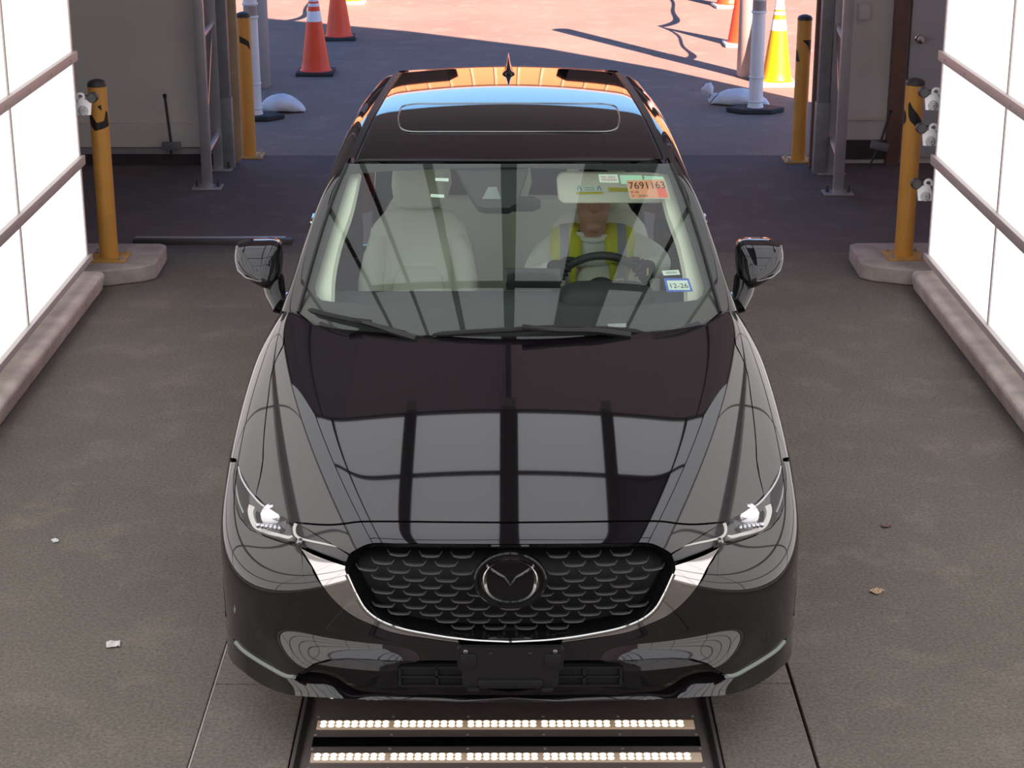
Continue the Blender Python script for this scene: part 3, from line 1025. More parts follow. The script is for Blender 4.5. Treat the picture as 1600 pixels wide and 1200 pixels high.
# ---- licence plate bracket
bz0, bz1 = .445, .285
br = MB()
def brp(u, v): return at(u, v, y=-.045)
yb = -.045
q = [brp(*c) for c in ((714, 1012), (877, 1012), (868, 1076), (723, 1076), (735, 1055))]
xl, zt_, zb_ = q[0][0], q[0][2], q[3][2]
poly = [(-.165, zt_ - .008), (-.155, zt_), (.155, zt_), (.165, zt_ - .008), (.163, zt_ - .075), (.15, zt_ - .078), (.148, zb_ + .012), (.13, zb_), (-.13, zb_), (-.148, zb_ + .012), (-.15, zt_ - .078), (-.163, zt_ - .075)]
br.prism(poly, yb, yb + .02)
br.box((0, yb - .004, zb_ + .022), (.20, .014, .022), bev=.003)
for s in (-1, 1):
    br.box((s * .115, yb - .006, zb_ + .002), (.035, .02, .012), bev=.002)
    br.box((s * .13, yb - .003, zt_ - .045), (.05, .008, .05), bev=.003)
bracket = br.build('plate_bracket', M['black_plastic'], car, sharp=30)
for x, dz in ((-.138, .013), (.138, .013), (-.06, .021), (.06, .021)):
    MB().lathe([(.0075, 0), (.0075, .003), (.004, .005)], 12, (x, yb - .001, zt_ - dz), Euler((pi / 2, 0, 0)).to_matrix()).build('bolt', M['satin'] if abs(x) > .1 else M['black_plastic'], bracket)
# ---- headlights
lens_top = [(370, 717), (377.5, 741), (391.6, 766), (399, 776.5), (422, 796), (450, 812.5), (461, 816.5), (480, 826.8), (502.5, 841), (527.5, 856), (545, 867)]
lens_bot = [(368.5, 722), (363.8, 754), (366.8, 785), (374.4, 807), (390, 826), (409, 835), (434, 844), (459, 851.5), (474, 853), (502, 864.5), (541, 879)]
HL = []
for s in (1, -1):
    h = thing('headlight', None, None)
    h.parent = car
    HL.append(h)
HLp = (HL[0], HL[1])
patch('lens_cover', coons(lens_top, lens_bot, None, None, 70, 20, smooth=False), pj_cam, phi_body, M['lens'], HLp, off=-.001, mirror='pair', skirt=0)
hb_t = [(u, v) for u, v in lens_top]
patch('lamp_housing', coons([(a, b - 1) for a, b in lens_top], [(a - 1, b + 2) for a, b in lens_bot], None, None, 60, 16, smooth=False), pj_cam, phi_body, M['gloss_black'], HLp, off=-.05, mirror='pair', skirt=0)
# inner end block: dark wing beside the grille
patch('lamp_wing', coons([(463, 819.5), (480, 828), (502.5, 842), (527.5, 857), (544, 867.5)], [(461, 850), (474, 852), (502, 863), (525, 871.5), (541, 878)], None, None, 40, 10), pj_cam, phi_body, M['gloss_black'], HLp, off=-.012, mirror='pair', skirt=0)
def tube3(name, uv, r, m, off, n=40, rr=None):
    p = spl(on(uv, phi_body, pj_cam, off), n)
    for s, h in ((1, HL[0]), (-1, HL[1])):
        MB().tube([(a * s, b, c) for a, b, c in p], r if rr is None else rr, 8).build(name, m, h)
def strip3(name, A, B, m, off):
    patch(name, coons(A, B, None, None, 40, 6), pj_cam, phi_body, m, HLp, off=off, mirror='pair', skirt=.012)
strip3('light_guide', [(389, 788), (387, 797), (389.5, 811), (397, 825), (415, 833.5), (436, 838.5), (452, 841.5), (458, 838)], [(398, 792), (395.5, 800), (397.5, 811), (403, 820.5), (418, 828.5), (438, 834), (451, 837), (456.5, 836.5)], M['drl'], -.02)
strip3('light_guide', [(460, 817), (457.5, 824), (459, 835), (465, 841.5), (480, 845.5), (505, 850.5), (526, 855)], [(464.5, 819), (462, 825), (463, 834), (468, 838.5), (482, 843), (506, 848), (527, 853.5)], M['drl'], -.008)
tube3('chrome_edge', [(373, 730), (377, 745), (386, 762), (397, 776), (406, 786), (420, 796)], .004, M['chrome'], -.006)
tube3('chrome_edge', [(367.5, 735), (370, 765), (374, 785), (381, 803)], .006, M['satin'], -.02)
for s, h in ((1, HL[0]), (-1, HL[1])):
    p = on([(424, 806)], phi_body, pj_cam, -.03)[0]
    c = (p[0] * s, p[1], p[2])
    R = Euler((math.radians(80), 0, math.radians(-22 * s))).to_matrix()
    pr = MB().lathe([(.040, -.03), (.040, 0), (.035, .008), (.0, .012)], 28, c, R).build('projector', M['lamp_cfg'], h)
    mb = MB().sphere((p[0] * s, p[1] - .008, p[2] + .010), .034, 20, (1.0, .5, .42))
    mb.build('projector_lens', M['lamp_on'], pr)
    q = on([(421, 826)], phi_body, pj_cam, -.022)[0]
    mb = MB()
    for k in range(6):
        mb.sphere((q[0] * s + (k - 2.5) * .014 * s, q[1] - .004, q[2] + .008 - (k - 2.5) * .0022), .0095, 10)
    mb.build('lamp_reflector', M['lamp_cfg'], h)
    mb = MB()
    mb.lathe([(.010, -.02), (.010, 0), (.006, .005)], 12, tuple(on([(468, 849)], phi_body, pj_cam, .0)[0] * np.array([s, 1, 1])), Euler((math.radians(90), 0, 0)).to_matrix())
    mb.build('lamp_clip', M['satin'], h)

# ---- windshield
gl_side = [(542.5, 256), (525, 296), (505, 352), (488, 408), (475, 455), (466, 487)]
gl_side3 = on(gl_side, phi_ws)
gl_top = [(796, 256), (700, 256), (620, 256), (542.5, 256)]
gl_bot = [(796, 543), (700, 541), (600, 533), (530, 523), (490, 512), (472, 500), (466, 487)]
windshield = patch('windshield', coons(gl_top, gl_bot, None, gl_side, 80, 60), pj_cam, phi_ws, M['glass'], car, skirt=0)
clear_l = [(547, 273), (532, 318), (514, 374), (500, 420), (492, 451), (494, 462), (502, 469)]
clear_b = [(796, 485.5), (700, 484), (620, 480), (560, 475), (520, 471.5), (502, 469)]
clear_t = [(796, 261.5), (700, 264), (620, 267), (570, 270.5), (547, 273)]
patch('frit_band', coons([(796, 256)] + gl_top[1:], clear_t, None, None, 50, 6), pj_cam, phi_ws, M['black_plastic'], windshield, off=-.006, skirt=0)
patch('frit_band', coons([(542.5, 256), (525, 296), (505, 352), (488, 408), (475, 455), (466, 487)], [(547, 273), (532, 318), (514, 374), (500, 420), (492, 451), (494, 462)], None, None, 40, 6), pj_cam, phi_ws, M['black_plastic'], windshield, off=-.006, mirror='pair', skirt=0)
patch('frit_band', coons(clear_b + [(494, 462)], [(796, 530), (700, 529), (600, 522), (530, 514), (495, 506), (478, 497), (466, 487)], None, None, 60, 8, smooth=False), pj_cam, phi_ws, M['charcoal'], windshield, off=-.006, skirt=0)
for s in (1, -1):
    MB().tube([(p[0] * s, p[1] - .002, p[2]) for p in spl(gl_side3, 30)], .007, 8).build('windshield_molding', M['black_plastic'], car)

# ---- roof, sunroof, mouldings
ditch_cam = [(553.5, 250), (570, 212), (590, 170), (608, 140), (624, 116)]
dt3 = on(ditch_cam, phi_gh)
dfun = lambda y: np.interp(y, dt3[:, 1], dt3[:, 0])
print('ditch', dt3.round(3).tolist())
y0r, y1r = dt3[0, 1], 4.16
hdr = on([(796, 250.5), (700, 250.3), (620, 250.2), (556, 250.2)], phi_gh)
dl = np.vstack([dt3[:, :2] + [.010, 0], [[-.50, y1r - .06]]])
roof_front = [(0, hdr[0, 1])] + [(p[0], p[1]) for p in hdr[1:3]] + [tuple(dl[0])]
roof_rear = [(0, y1r)] + [(-.2, y1r - .005), (-.36, y1r - .02), (-.50, y1r - .06)]
patch('roof', coons(roof_front, roof_rear, None, dl, 70, 110), pj_top, phi_gh, M['paint'], car)
sr_cam = [(796, 207), (740, 207), (690, 207), (650, 207), (640, 206.6), (629, 203), (624, 196), (625, 174), (631, 166.5), (645, 163.8), (690, 163.2), (740, 162.7), (796, 162.5)]
sr3 = on(sr_cam, phi_gh)
lo = on([(796, 207), (700, 207), (640, 207), (628, 203), (624.5, 198)], phi_gh)
hi = on([(796, 162.5), (700, 162.7), (645, 163.6), (631, 166.5), (625.5, 172)], phi_gh)
patch('sunroof', coons(lo[:, :2], hi[:, :2], None, None, 50, 30), pj_top, phi_gh, M['sunroof'], car, off=.003, skirt=.01)
mb = MB()
for s in (1, -1):
    mb.tube([(p[0] * s, p[1], p[2] + .003) for p in spl(sr3, 60)], .0035, 6)
mb.build('sunroof_seal', M['satin'], car)
MB().tube([(p[0], p[1] - .006, p[2]) for p in np.vstack([spl(hdr, 20), (spl(hdr, 20) * np.array([-1, 1, 1]))[::-1][1:]])], .006, 6).build('roof_front_seal', M['black_plastic'], car)
for s in (1, -1):
    d3 = on([(q[0] - .012, q[1]) for q in spl(dt3[:, :2], 30)] + [(-.512, 4.1)], phi_gh, pj_top)
    mb = MB()
    n = len(d3)
    vs, fs = [], []
    for i, p in enumerate(d3):
        for dx, dz in ((-.017, -.002), (-.013, .010), (.013, .012), (.017, .0)):
            vs.append((s * (p[0] + dx), p[1], p[2] + dz))
    for i in range(n - 1):
        for k in range(3):
            fs.append((i * 4 + k, i * 4 + 4 + k, i * 4 + 5 + k, i * 4 + 1 + k))
    mb.add(vs, fs)
    mb.build('roof_rail_moulding', M['black_plastic'], car, sharp=20)
# cant rail and A pillar in one sweep (axial view round the cabin)
win_yz = [(1.70, 1.085), (1.90, 1.26), (2.08, 1.40), (2.28, 1.495), (2.6, 1.545), (3.1, 1.555), (3.6, 1.53), (3.95, 1.46), (4.03, 1.41)]
win3 = on(win_yz, phi_gh, pj_side)
ins = to_gh(np.vstack([gl_side3[::-1] - np.array([.004, 0, 0]), on([(q[0] - .026, q[1]) for q in dt3[1:, :2]] + [(-.52, 4.08)], phi_gh, pj_top)]))
outs = to_gh(win3)
patch('side_rail', coons(ins, outs, None, None, 120, 16, smooth=False), pj_gh, phi_all, M['paint'], car, mirror='pair')
# doors, windows, quarters
def yz(pts): return pts
belt = 1.075
for nm, T, B in (('front_door', [(1.64, .99), (1.75, 1.04), (2.2, 1.05), (2.63, 1.055)], [(1.64, .24), (2.0, .24), (2.63, .24)]),
                 ('rear_door', [(2.64, 1.055), (3.0, 1.06), (3.3, 1.065), (3.56, 1.07)], [(2.64, .24), (3.0, .24), (3.30, .26)])):
    R = None
    if nm == 'rear_door':
        R = [(3.56, 1.07), (3.52, .82), (3.40, .66), (3.30, .50), (3.30, .26)]
    o = patch(nm, coons(T, B, None, R, 50, 40), pj_side, phi_body, M['paint'], car, mirror='pair')
    hy = (2.50 if nm == 'front_door' else 3.42)
    hz = .90 if nm == 'front_door' else 1.025
    hp = on([(hy - .22, hz), (hy - .16, hz + .005), (hy - .06, hz + .007), (hy, hz + .003)], phi_body, pj_side, .018)
    for s, oo in ((1, o[0]), (-1, o[1])):
        pts = [(p[0] * s, p[1], p[2]) for p in hp]
        pts[0] = (pts[0][0] + .03 * s, pts[0][1], pts[0][2]); pts[-1] = (pts[-1][0] + .03 * s, pts[-1][1], pts[-1][2])
        MB().tube(pts, .013, 10).build('door_handle', M['chrome'], oo)
for T, B in (([(1.76, 1.09), (1.90, 1.245), (2.08, 1.385), (2.28, 1.48), (2.60, 1.53)], [(1.77, 1.085), (2.1, 1.085), (2.62, 1.09)]),
             ([(2.68, 1.535), (3.1, 1.54), (3.42, 1.525)], [(2.70, 1.09), (3.1, 1.09), (3.50, 1.10)]),
             ([(3.50, 1.52), (3.8, 1.47), (3.93, 1.43)], [(3.56, 1.105), (3.7, 1.12), (3.98, 1.33)])):
    patch('side_window', coons(T, B, None, None, 30, 20), pj_side, phi_gh, M['side_glass'], car, off=-.006, mirror='pair', skirt=0)
patch('b_pillar', coons([(2.60, 1.535), (2.68, 1.54)], [(2.62, 1.08), (2.70, 1.08)], None, None, 6, 16), pj_side, phi_gh, M['gloss_black'], car, mirror='pair', skirt=0)
patch('c_pillar', coons([(3.42, 1.53), (3.50, 1.525)], [(3.50, 1.09), (3.56, 1.10)], None, None, 6, 16), pj_side, phi_gh, M['gloss_black'], car, mirror='pair', skirt=0)
patch('belt_trim', coons([(1.70, 1.085), (2.3, 1.092), (3.0, 1.098), (3.56, 1.11)], [(1.66, 1.02), (2.3, 1.045), (3.0, 1.05), (3.56, 1.06)], None, None, 60, 6), pj_side, phi_gh, M['gloss_black'], car, off=.004, mirror='pair', skirt=.02)
patch('d_pillar', coons([(3.56, 1.10), (3.7, 1.12), (3.98, 1.33), (4.03, 1.41)], [(3.57, 1.05), (3.8, 1.06), (4.1, 1.08), (4.22, 1.10)], None, None, 40, 16, smooth=False), pj_side, phi_gh, M['paint'], car, mirror='pair', skirt=0)
AYR = 3.65
def archr(a): return (AYR + AR * math.cos(math.radians(a)), AZ + AR * math.sin(math.radians(a)))
patch('rear_quarter', coons([(3.57, 1.07), (3.8, 1.075), (4.1, 1.08), (4.4, 1.08)], [archr(q) for q in (104, 85, 65, 45, 25, 5, -15)] + [(4.2, .25), (4.4, .28)], [(3.57, 1.07), (3.555, .9), archr(104)], [(4.4, 1.08), (4.42, .7), (4.4, .28)], 60, 40, smooth=False), pj_side, phi_body, M['paint'], car, mirror='pair')
patch('rear_bumper', coons([(0, .62), (-.4, .62), (-.70, .62), (-.88, .62)], [(0, .28), (-.4, .28), (-.70, .28), (-.84, .28)], None, None, 40, 16), pj_rear, phi_body, M['paint'], car)
patch('tailgate', coons([(0, 1.06), (-.4, 1.06), (-.70, 1.05)], [(0, .63), (-.4, .63), (-.74, .63)], None, None, 30, 20), pj_rear, phi_body, M['paint'], car)
patch('tail_light', coons([(-.71, 1.03), (-.80, 1.0), (-.85, .98)], [(-.73, .80), (-.82, .79), (-.89, .78)], None, None, 20, 12), pj_rear, phi_body, mat('tail_red', (150, 14, 18), rough=.1), car, off=.004, mirror='pair')
patch('rear_window', coons([(0, 1.56), (-.3, 1.56), (-.52, 1.53)], [(0, 1.12), (-.4, 1.12), (-.66, 1.12)], None, None, 30, 20), pj_rear, phi_gh, M['side_glass'], car, off=-.004, skirt=0)
patch('rear_window_frame', coons([(-.53, 1.53), (-.60, 1.50)], [(-.67, 1.1), (-.80, 1.09)], None, None, 8, 20), pj_rear, phi_gh, M['paint'], car, mirror='pair')
mb = MB()
for i, (x, y, z) in enumerate([(0, 0, 0)]):
    pass
sp = on([(0, 4.10), (-.25, 4.09), (-.45, 4.06), (-.55, 4.0)], phi_gh, pj_top)
vs, fs = [], []
row = np.vstack([sp[::-1] , sp[1:] * np.array([-1, 1, 1])])
for p in row:
    vs += [tuple(p + [0, -.02, .004]), (p[0], 4.285 - .25 * p[0] ** 2, p[2] - .018), (p[0], 4.28 - .25 * p[0] ** 2, p[2] - .034), (p[0], p[1] + .02, p[2] - .035)]
for i in range(len(row) - 1):
    for k in range(3):
        fs.append((i * 4 + k, i * 4 + k + 1, i * 4 + 5 + k, i * 4 + 4 + k))
mb.add(vs, fs)
mb.build('rear_spoiler', M['paint'], car, sharp=40)
# shark fin
fz = float(roof_z(0, 3.78))
mb = MB()
n = 14
vs, fs = [], []
for i in range(n + 1):
    t = i / n
    hgt = .086 * math.sin(min(t * 1.25, 1) * pi / 2) ** 1.6
    if t > .82: hgt *= 1 - ((t - .82) / .18) ** 2 * .35
    wv = .040 * (1 - .35 * t) * min(1, .35 + 3 * t)
    y = 3.66 + .20 * t
    for a, b in ((-1, -.012), (-.72, .008), (-.30, hgt * .45 + .006), (-.10, hgt * .9 + .006), (0, hgt + .008), (.10, hgt * .9 + .006), (.30, hgt * .45 + .006), (.72, .008), (1, -.012)):
        vs.append((a * wv, y, fz - .012 * (t - .5) + b))
for i in range(n):
    for k in range(8):
        fs.append((i * 9 + k, i * 9 + k + 1, i * 9 + 10 + k, i * 9 + 9 + k))
fs += [tuple(range(9)), tuple(n * 9 + k for k in reversed(range(9)))]
mb.add(vs, fs)
mb.build('roof_antenna_fin', M['paint'], car, sharp=60)
# ---- wipers
def wiper(uv, arm):
    p = spl(on(uv, phi_ws, pj_cam, .02), 24)
    bl = MB()
    bl.tube(p, [.004] + [.011] * 22 + [.004], 8)
    w = bl.build('wiper', M['rubber'], car)
    a = spl(on(arm, phi_ws, pj_cam, .035), 12)
    MB().tube(a, [.010] * 6 + [.013] * 6, 8).build('wiper_arm', M['black_plastic'], w)
    c = on([uv[len(uv) // 2]], phi_ws, pj_cam, .028)[0]
    MB().box(tuple(a[0]), (.09, .03, .016), rot=(0, .12, 0), bev=.005).build('wiper_clip', M['black_plastic'], w)
wiper([(482, 484), (520, 494), (560, 502.5), (600, 513), (640, 523)], [(562, 502), (590, 510), (620, 520), (650, 529)])
wiper([(676, 523), (740, 519), (800, 515.5), (870, 512), (940, 514), (1005, 519)], [(835, 513), (870, 516), (930, 517), (985, 524)])
# ---- mirrors
def mirror(s):
    def mp(u, v, y): return at(u, v, y=y)
    outl = [(368, 384), (384, 379.3), (405, 378.5), (428, 379.2), (437, 384), (440, 400), (439.5, 420), (436, 438), (430, 449), (417, 452), (400, 445), (386, 436), (372, 425), (366, 405)]
    uvs = spl(outl + outl[:1], 48)[:-1]
    ring_ = np.array([mp(u, v, 1.98) for u, v in uvs])
    for _ in range(3):                            # the face leans back: its lower edge is nearer
        zc_ = ring_[:, 2].mean()
        ring_ = np.array([mp(u, v, 1.98 + .55 * (p[2] - zc_)) for (u, v), p in zip(uvs, ring_)])
    c = ring_.mean(0)
    vs, fs = [], []
    prof = [(.88, .12), (.95, .09), (.99, .05), (1.0, .02)] + [(max(math.cos(t), 0) ** .9, .02 - .08 * math.sin(t)) for t in (.12, .25, .4, .55, .7, .85, 1.0, 1.13, 1.25, 1.35, 1.43, 1.5, 1.55, pi / 2)]
    nn = len(ring_)
    for k, d in prof:
        for p in ring_:
            q = c + (p - c) * k
            vs.append((q[0] * s, q[1] + d, q[2] - .012 * (1 - k)))
    for i in range(len(prof) - 1):
        for j in range(nn):
            j2 = (j + 1) % nn
            fs.append((i * nn + j, i * nn + j2, (i + 1) * nn + j2, (i + 1) * nn + j))
    mb = MB(); mb.add(vs, fs)
    mr = mb.build('door_mirror', M['paint'], car, sharp=60)
    MB().add([(c[0] * s + (p[0] - c[0]) * s * .9, p[1] + .095, c[2] + (p[2] - c[2]) * .9) for p in ring_], [tuple(range(nn))]).build('mirror_glass', M['chrome'], mr)
    ln = [mp(u, v, 1.985 + .55 * (mp(u, v, 1.98)[2] - c[2])) for u, v in ((370, 404), (375, 417), (388, 427), (404, 433.5), (416, 437))]
    MB().tube([(p[0] * s, p[1] - .035 - .03 * math.sin(pi * i / 4), p[2]) for i, p in enumerate(ln)], .003, 6).build('mirror_seam', M['satin'], mr)
    a, b = mp(426, 446, 1.97), mp(436, 476, 1.86)
    MB().tube([(a[0] * s, a[1] + .02, a[2] + .02), ((a[0] * .5 + b[0] * .5) * s, (a[1] + b[1]) / 2, (a[2] + b[2]) / 2), (b[0] * s, b[1], b[2]), ((b[0] + .05) * s, b[1] + .03, b[2] - .02)], [.045, .04, .038, .04], 16).build('mirror_stalk', M['gloss_black'], mr)
mirror(1)
mirror(-1)
# ---- wheels
def wheel(x, y, s):
    w = thing('wheel', None, None)
    w.parent = car
    R = Euler((0, pi / 2, 0)).to_matrix()
    MB().lathe([(.24, -.1), (.33, -.112), (.352, -.09), (.36, -.05), (.36, .05), (.352, .09), (.33, .112), (.24, .1)], 48, (x, y, .36), R).build('tyre', M['rubber'], w)
    rim = MB().lathe([(.245, -.1), (.235, -.03), (.235, .09), (.245, .105)], 40, (x, y, .36), R, cap=False)
    rim.lathe([(.05, .04), (.055, .075), (.03, .085), (.0, .085)], 24, (x, y, .36), R if s > 0 else Euler((0, -pi / 2, 0)).to_matrix())
    for k in range(10):
        a = 2 * pi * k / 10
        rim.box((x + s * .06, y + math.cos(a) * .14, .36 + math.sin(a) * .14), (.025, .21, .03), rot=(a, 0, 0), bev=.006)
    rim.build('rim', M['satin'], w)
    MB().lathe([(.23, -.02), (.23, .0)], 32, (x - s * .03, y, .36), R).build('brake_disc', M['dark'], w)
for s in (-1, 1):
    wheel(s * .84, AY, s)
    wheel(s * .84, AYR, s)
    for yy in (AY, AYR):
        mb = MB()
        vs, fs = [], []
        aa = [math.radians(-12 + 204 * i / 40) for i in range(41)]
        edge = on([(yy + (AR + .002) * math.cos(q), AZ + (AR + .002) * math.sin(q)) for q in aa], phi_body, pj_side)
        for q, e in zip(aa, edge):
            for rr, dx in ((AR - .004, .30), (AR - .004, .012), (AR + .004, -.004), (AR + .024, -.003), (AR + .026, .012)):
                vs.append((-s * (e[0] + dx), yy + rr * math.cos(q), AZ + rr * math.sin(q)))
        for i in range(40):
            for k in range(4):
                fs.append((i * 5 + k, i * 5 + 5 + k, i * 5 + 6 + k, i * 5 + 1 + k))
        mb.add(vs, fs)
        mb.build('arch_liner', M['black_plastic'], car)
MB().box((0, 2.4, .25), (1.5, 3.7, .03)).build('underbody', M['dark'], car)
MB().box((0, .62, .55), (1.1, .5, .5)).build('engine_bay', M['dark'], car)
for s in (-1, 1):
    MB().box((s * .86, 2.3, .235), (.12, 1.75, .07), bev=.01).build('sill', M['black_plastic'], car)

# ---- cabin
def loft(secs, n=28):
    """rounded sections: (cx, cy, cz, half width, half depth, exponent)"""
    vs, fs = [], []
    for cx, cy, cz, a, b, e in secs:
        for k in range(n):
            t = 2 * pi * k / n
            c, d = math.cos(t), math.sin(t)
            vs.append((cx + a * np.sign(c) * abs(c) ** (2 / e), cy + b * np.sign(d) * abs(d) ** (2 / e), cz))
    for i in range(len(secs) - 1):
        for k in range(n):
            k2 = (k + 1) % n
            fs.append((i * n + k, i * n + k2, (i + 1) * n + k2, (i + 1) * n + k))
    fs += [tuple(reversed(range(n))), tuple((len(secs) - 1) * n + k for k in range(n))]
    return MB().add(vs, fs)
def front_seat(x):
    s = loft([(x, 2.40, .62, .20, .05, 3), (x, 2.41, .66, .245, .075, 3), (x, 2.45, .80, .25, .08, 3), (x, 2.50, .98, .24, .08, 3), (x, 2.53, 1.10, .225, .075, 3), (x, 2.555, 1.19, .195, .065, 2.8), (x, 2.57, 1.24, .15, .052, 2.6), (x, 2.575, 1.258, .09, .03, 2.4)]).build('front_seat', M['beige'], car, sharp=60)
    for d in (-1, 1):
        MB().tube([(x + d * .20, 2.34, .70), (x + d * .205, 2.36, .84), (x + d * .20, 2.41, .98), (x + d * .185, 2.46, 1.08), (x + d * .16, 2.50, 1.15)], [.045, .055, .055, .048, .03], 14).build('seat_bolster', M['beige'], s, sharp=60)
        MB().tube([(x + d * .07, 2.585, 1.22), (x + d * .07, 2.59, 1.32)], .008, 8).build('headrest_post', M['satin'], s)
    loft([(x, 2.345, .69, .11, .03, 3), (x, 2.36, .76, .125, .04, 3), (x, 2.385, .88, .125, .04, 3), (x, 2.42, .99, .105, .035, 3), (x, 2.445, 1.04, .07, .02, 3)]).build('seat_insert', M['beige'], s, sharp=60)
    loft([(x, 2.565, 1.265, .08, .035, 2.8), (x, 2.56, 1.285, .105, .05, 3), (x, 2.56, 1.36, .115, .055, 3), (x, 2.57, 1.43, .108, .05, 3), (x, 2.58, 1.465, .085, .035, 2.8)]).build('headrest', M['beige'], s, sharp=60)
    loft([(x, 2.16, .50, .24, .26, 4), (x, 2.16, .60, .25, .27, 4), (x, 2.16, .655, .235, .25, 4), (x, 2.16, .668, .18, .2, 3)]).build('seat_cushion', M['beige'], s, sharp=60)
front_seat(-.385)
front_seat(.385)
rs = loft([(0, 3.32, .62, .60, .07, 6), (0, 3.36, .80, .62, .08, 6), (0, 3.43, 1.02, .60, .075, 6), (0, 3.46, 1.10, .55, .05, 5)]).build('rear_seat', M['beige'], car, sharp=50)
for x in (-.38, 0, .38):
    loft([(x, 3.47, 1.10, .09, .04, 3), (x, 3.475, 1.17, .11, .05, 3), (x, 3.49, 1.25, .10, .045, 3), (x, 3.495, 1.27, .07, .03, 3)]).build('headrest', M['beige'], rs, sharp=60)
patch('headliner', coons([(0, 2.02), (-.3, 2.03), (-.52, 2.08)], [(0, 4.0), (-.3, 4.0), (-.46, 3.9)], None, None, 24, 30), pj_top, phi_gh, M['beige_trim'], car, off=-.035, skirt=0)
patch('pillar_trim', coons([(540, 268), (519, 330), (500, 395), (486, 452), (488, 476)], [(562, 268), (548, 330), (529, 385), (519, 434), (517, 476)], None, None, 40, 8), pj_cam, phi_ws, M['beige_trim'], car, off=-.035, mirror='pair', skirt=.03)
dashp = [(1.32, 1.02), (1.40, 1.065), (1.55, 1.095), (1.70, 1.118), (1.78, 1.118), (1.825, 1.09), (1.83, 1.03), (1.80, .98)]
dash = MB().prism(dashp + [(1.75, .70), (1.40, .70)], -.72, .72, 'x').build('dashboard', M['dash'], car, bevel=.012)
MB().box((0, 1.82, .93), (1.36, .05, .09), bev=.02).build('dashboard_panel', M['beige_trim'], dash)
MB().box((.092, 1.775, 1.165), (.215, .022, .085), rot=(-.18, 0, 0), bev=.008).build('infotainment_screen', M['screen'], dash)
loft([(.375, 1.70, 1.08, .19, .10, 4), (.375, 1.71, 1.135, .18, .095, 4), (.375, 1.72, 1.155, .14, .07, 3.5)]).build('instrument_hood', M['charcoal'], dash, sharp=50)
MB().box((0, 2.1, .70), (.24, .75, .22), bev=.03).build('centre_console', M['charcoal'], car)
# steering wheel
SWC, SWR, SWT = Vector((.371, 2.055, 1.035)), .186, math.radians(24)
def swp(a, r=SWR, d=0.):
    return SWC + Vector((r * math.sin(a), -(r * math.cos(a)) * math.sin(SWT) + d * math.cos(SWT), r * math.cos(a) * math.cos(SWT) + d * math.sin(SWT)))
sw = MB().tube([swp(2 * pi * k / 48) for k in range(48)], .0165, 10, closed=True).build('steering_wheel', M['charcoal'], car, sharp=60)
mb = MB().tube([swp(0, .0, -.03), swp(0, 0, .02)], [.075, .06], 20)
for a in (pi / 2, -pi / 2, pi):
    mb.tube([swp(a, .05), swp(a, .18)], [.028, .016], 8)
mb.build('wheel_hub', M['charcoal'], sw)
# sun visor with labels, mirror and sensor cover
def quad_sticker(name, quad, m, phi, off, parent, nx=10, ny=5, th=.0008):
    q = np.array(quad, float)
    u = np.linspace(0, 1, nx)[None, :, None]; v = np.linspace(0, 1, ny)[:, None, None]
    g = (1 - v) * ((1 - u) * q[0] + u * q[1]) + v * ((1 - u) * q[3] + u * q[2])
    p = on(g.reshape(-1, 2), phi, pj_cam, off)
    V, Fc, N = shell_mesh(p.reshape(ny, nx, 3), grad(phi, p).reshape(ny, nx, 3), th)
    return mesh_obj(name, V, Fc, m, parent, normals=N)
def text_on(name, txt, quad, m, phi, off, parent, fit=None, h=1.0):
    """lettering laid inside the quad (corners clockwise from top left)"""
    cu = bpy.data.curves.new(name, 'FONT')
    cu.body = txt
    cu.size = 1
    cu.resolution_u = 4
    o = bpy.data.objects.new(name, cu)
    me = bpy.data.meshes.new_from_object(o)
    bpy.data.objects.remove(o)
    co = np.array([v.co[:] for v in me.vertices])
    lo, hi = co.min(0), co.max(0)
    uu = (co[:, 0] - lo[0]) / max(hi[0] - lo[0], 1e-6)
    vv = 1 - (co[:, 1] - lo[1]) / max(hi[1] - lo[1], 1e-6)
    q = np.array(quad, float)
    u, v = uu[:, None], vv[:, None]
    g = (1 - v) * ((1 - u) * q[0] + u * q[1]) + v * ((1 - u) * q[3] + u * q[2])
    p = on(g, phi, pj_cam, off)
    for vert, c in zip(me.vertices, p):
        vert.co = c
    me.materials.clear()
    return finish(bpy.data.objects.new(name, me), name, m, parent)
def sub(quad, x0, y0, x1, y1):
    q = np.array(quad, float)
    f = lambda u, v: (1 - v) * ((1 - u) * q[0] + u * q[1]) + v * ((1 - u) * q[3] + u * q[2])
    return [f(x0, y0), f(x1, y0), f(x1, y1), f(x0, y1)]
ink = mat('dark_ink', (52, 40, 40), rough=.6)
red_ink = mat('red_ink', (214, 72, 66), rough=.6)
st_orange = mat('orange_paper', (240, 160, 126), rough=.6)
st_pink = mat('red_patch', (246, 104, 84), rough=.6)
st_green = mat('pale_green_paper', (186, 224, 200), rough=.6)
st_white = mat('white_paper', (224, 232, 224), rough=.6)
st_blue = mat('blue_paper', (52, 96, 200), rough=.5)
st_yellow = mat('yellow_label', (206, 190, 70), rough=.6)
def phi_visor(x, y, z):
    return ((2.015 - y) + (z - 1.41) * .22) * .97
vis = MB()
vp = at(870, 275, y=2.03), at(1046, 318, y=2.01)
vs = []
vx0, vx1, vz0, vz1 = .188, .615, 1.408, 1.528
pol = []
for cx, cz, a0 in ((vx0 + .035, vz0 + .03, 180), (vx1 - .02, vz0 + .02, 270), (vx1 - .02, vz1 - .02, 0), (vx0 + .03, vz1 - .03, 90)):
    for k in range(6):
        a = math.radians(a0 + 18 * k)
        rr = .03 if cx < .3 else .02
        pol.append((cx + rr * math.cos(a), cz + rr * math.sin(a)))
vis.prism(pol, 0, .022)
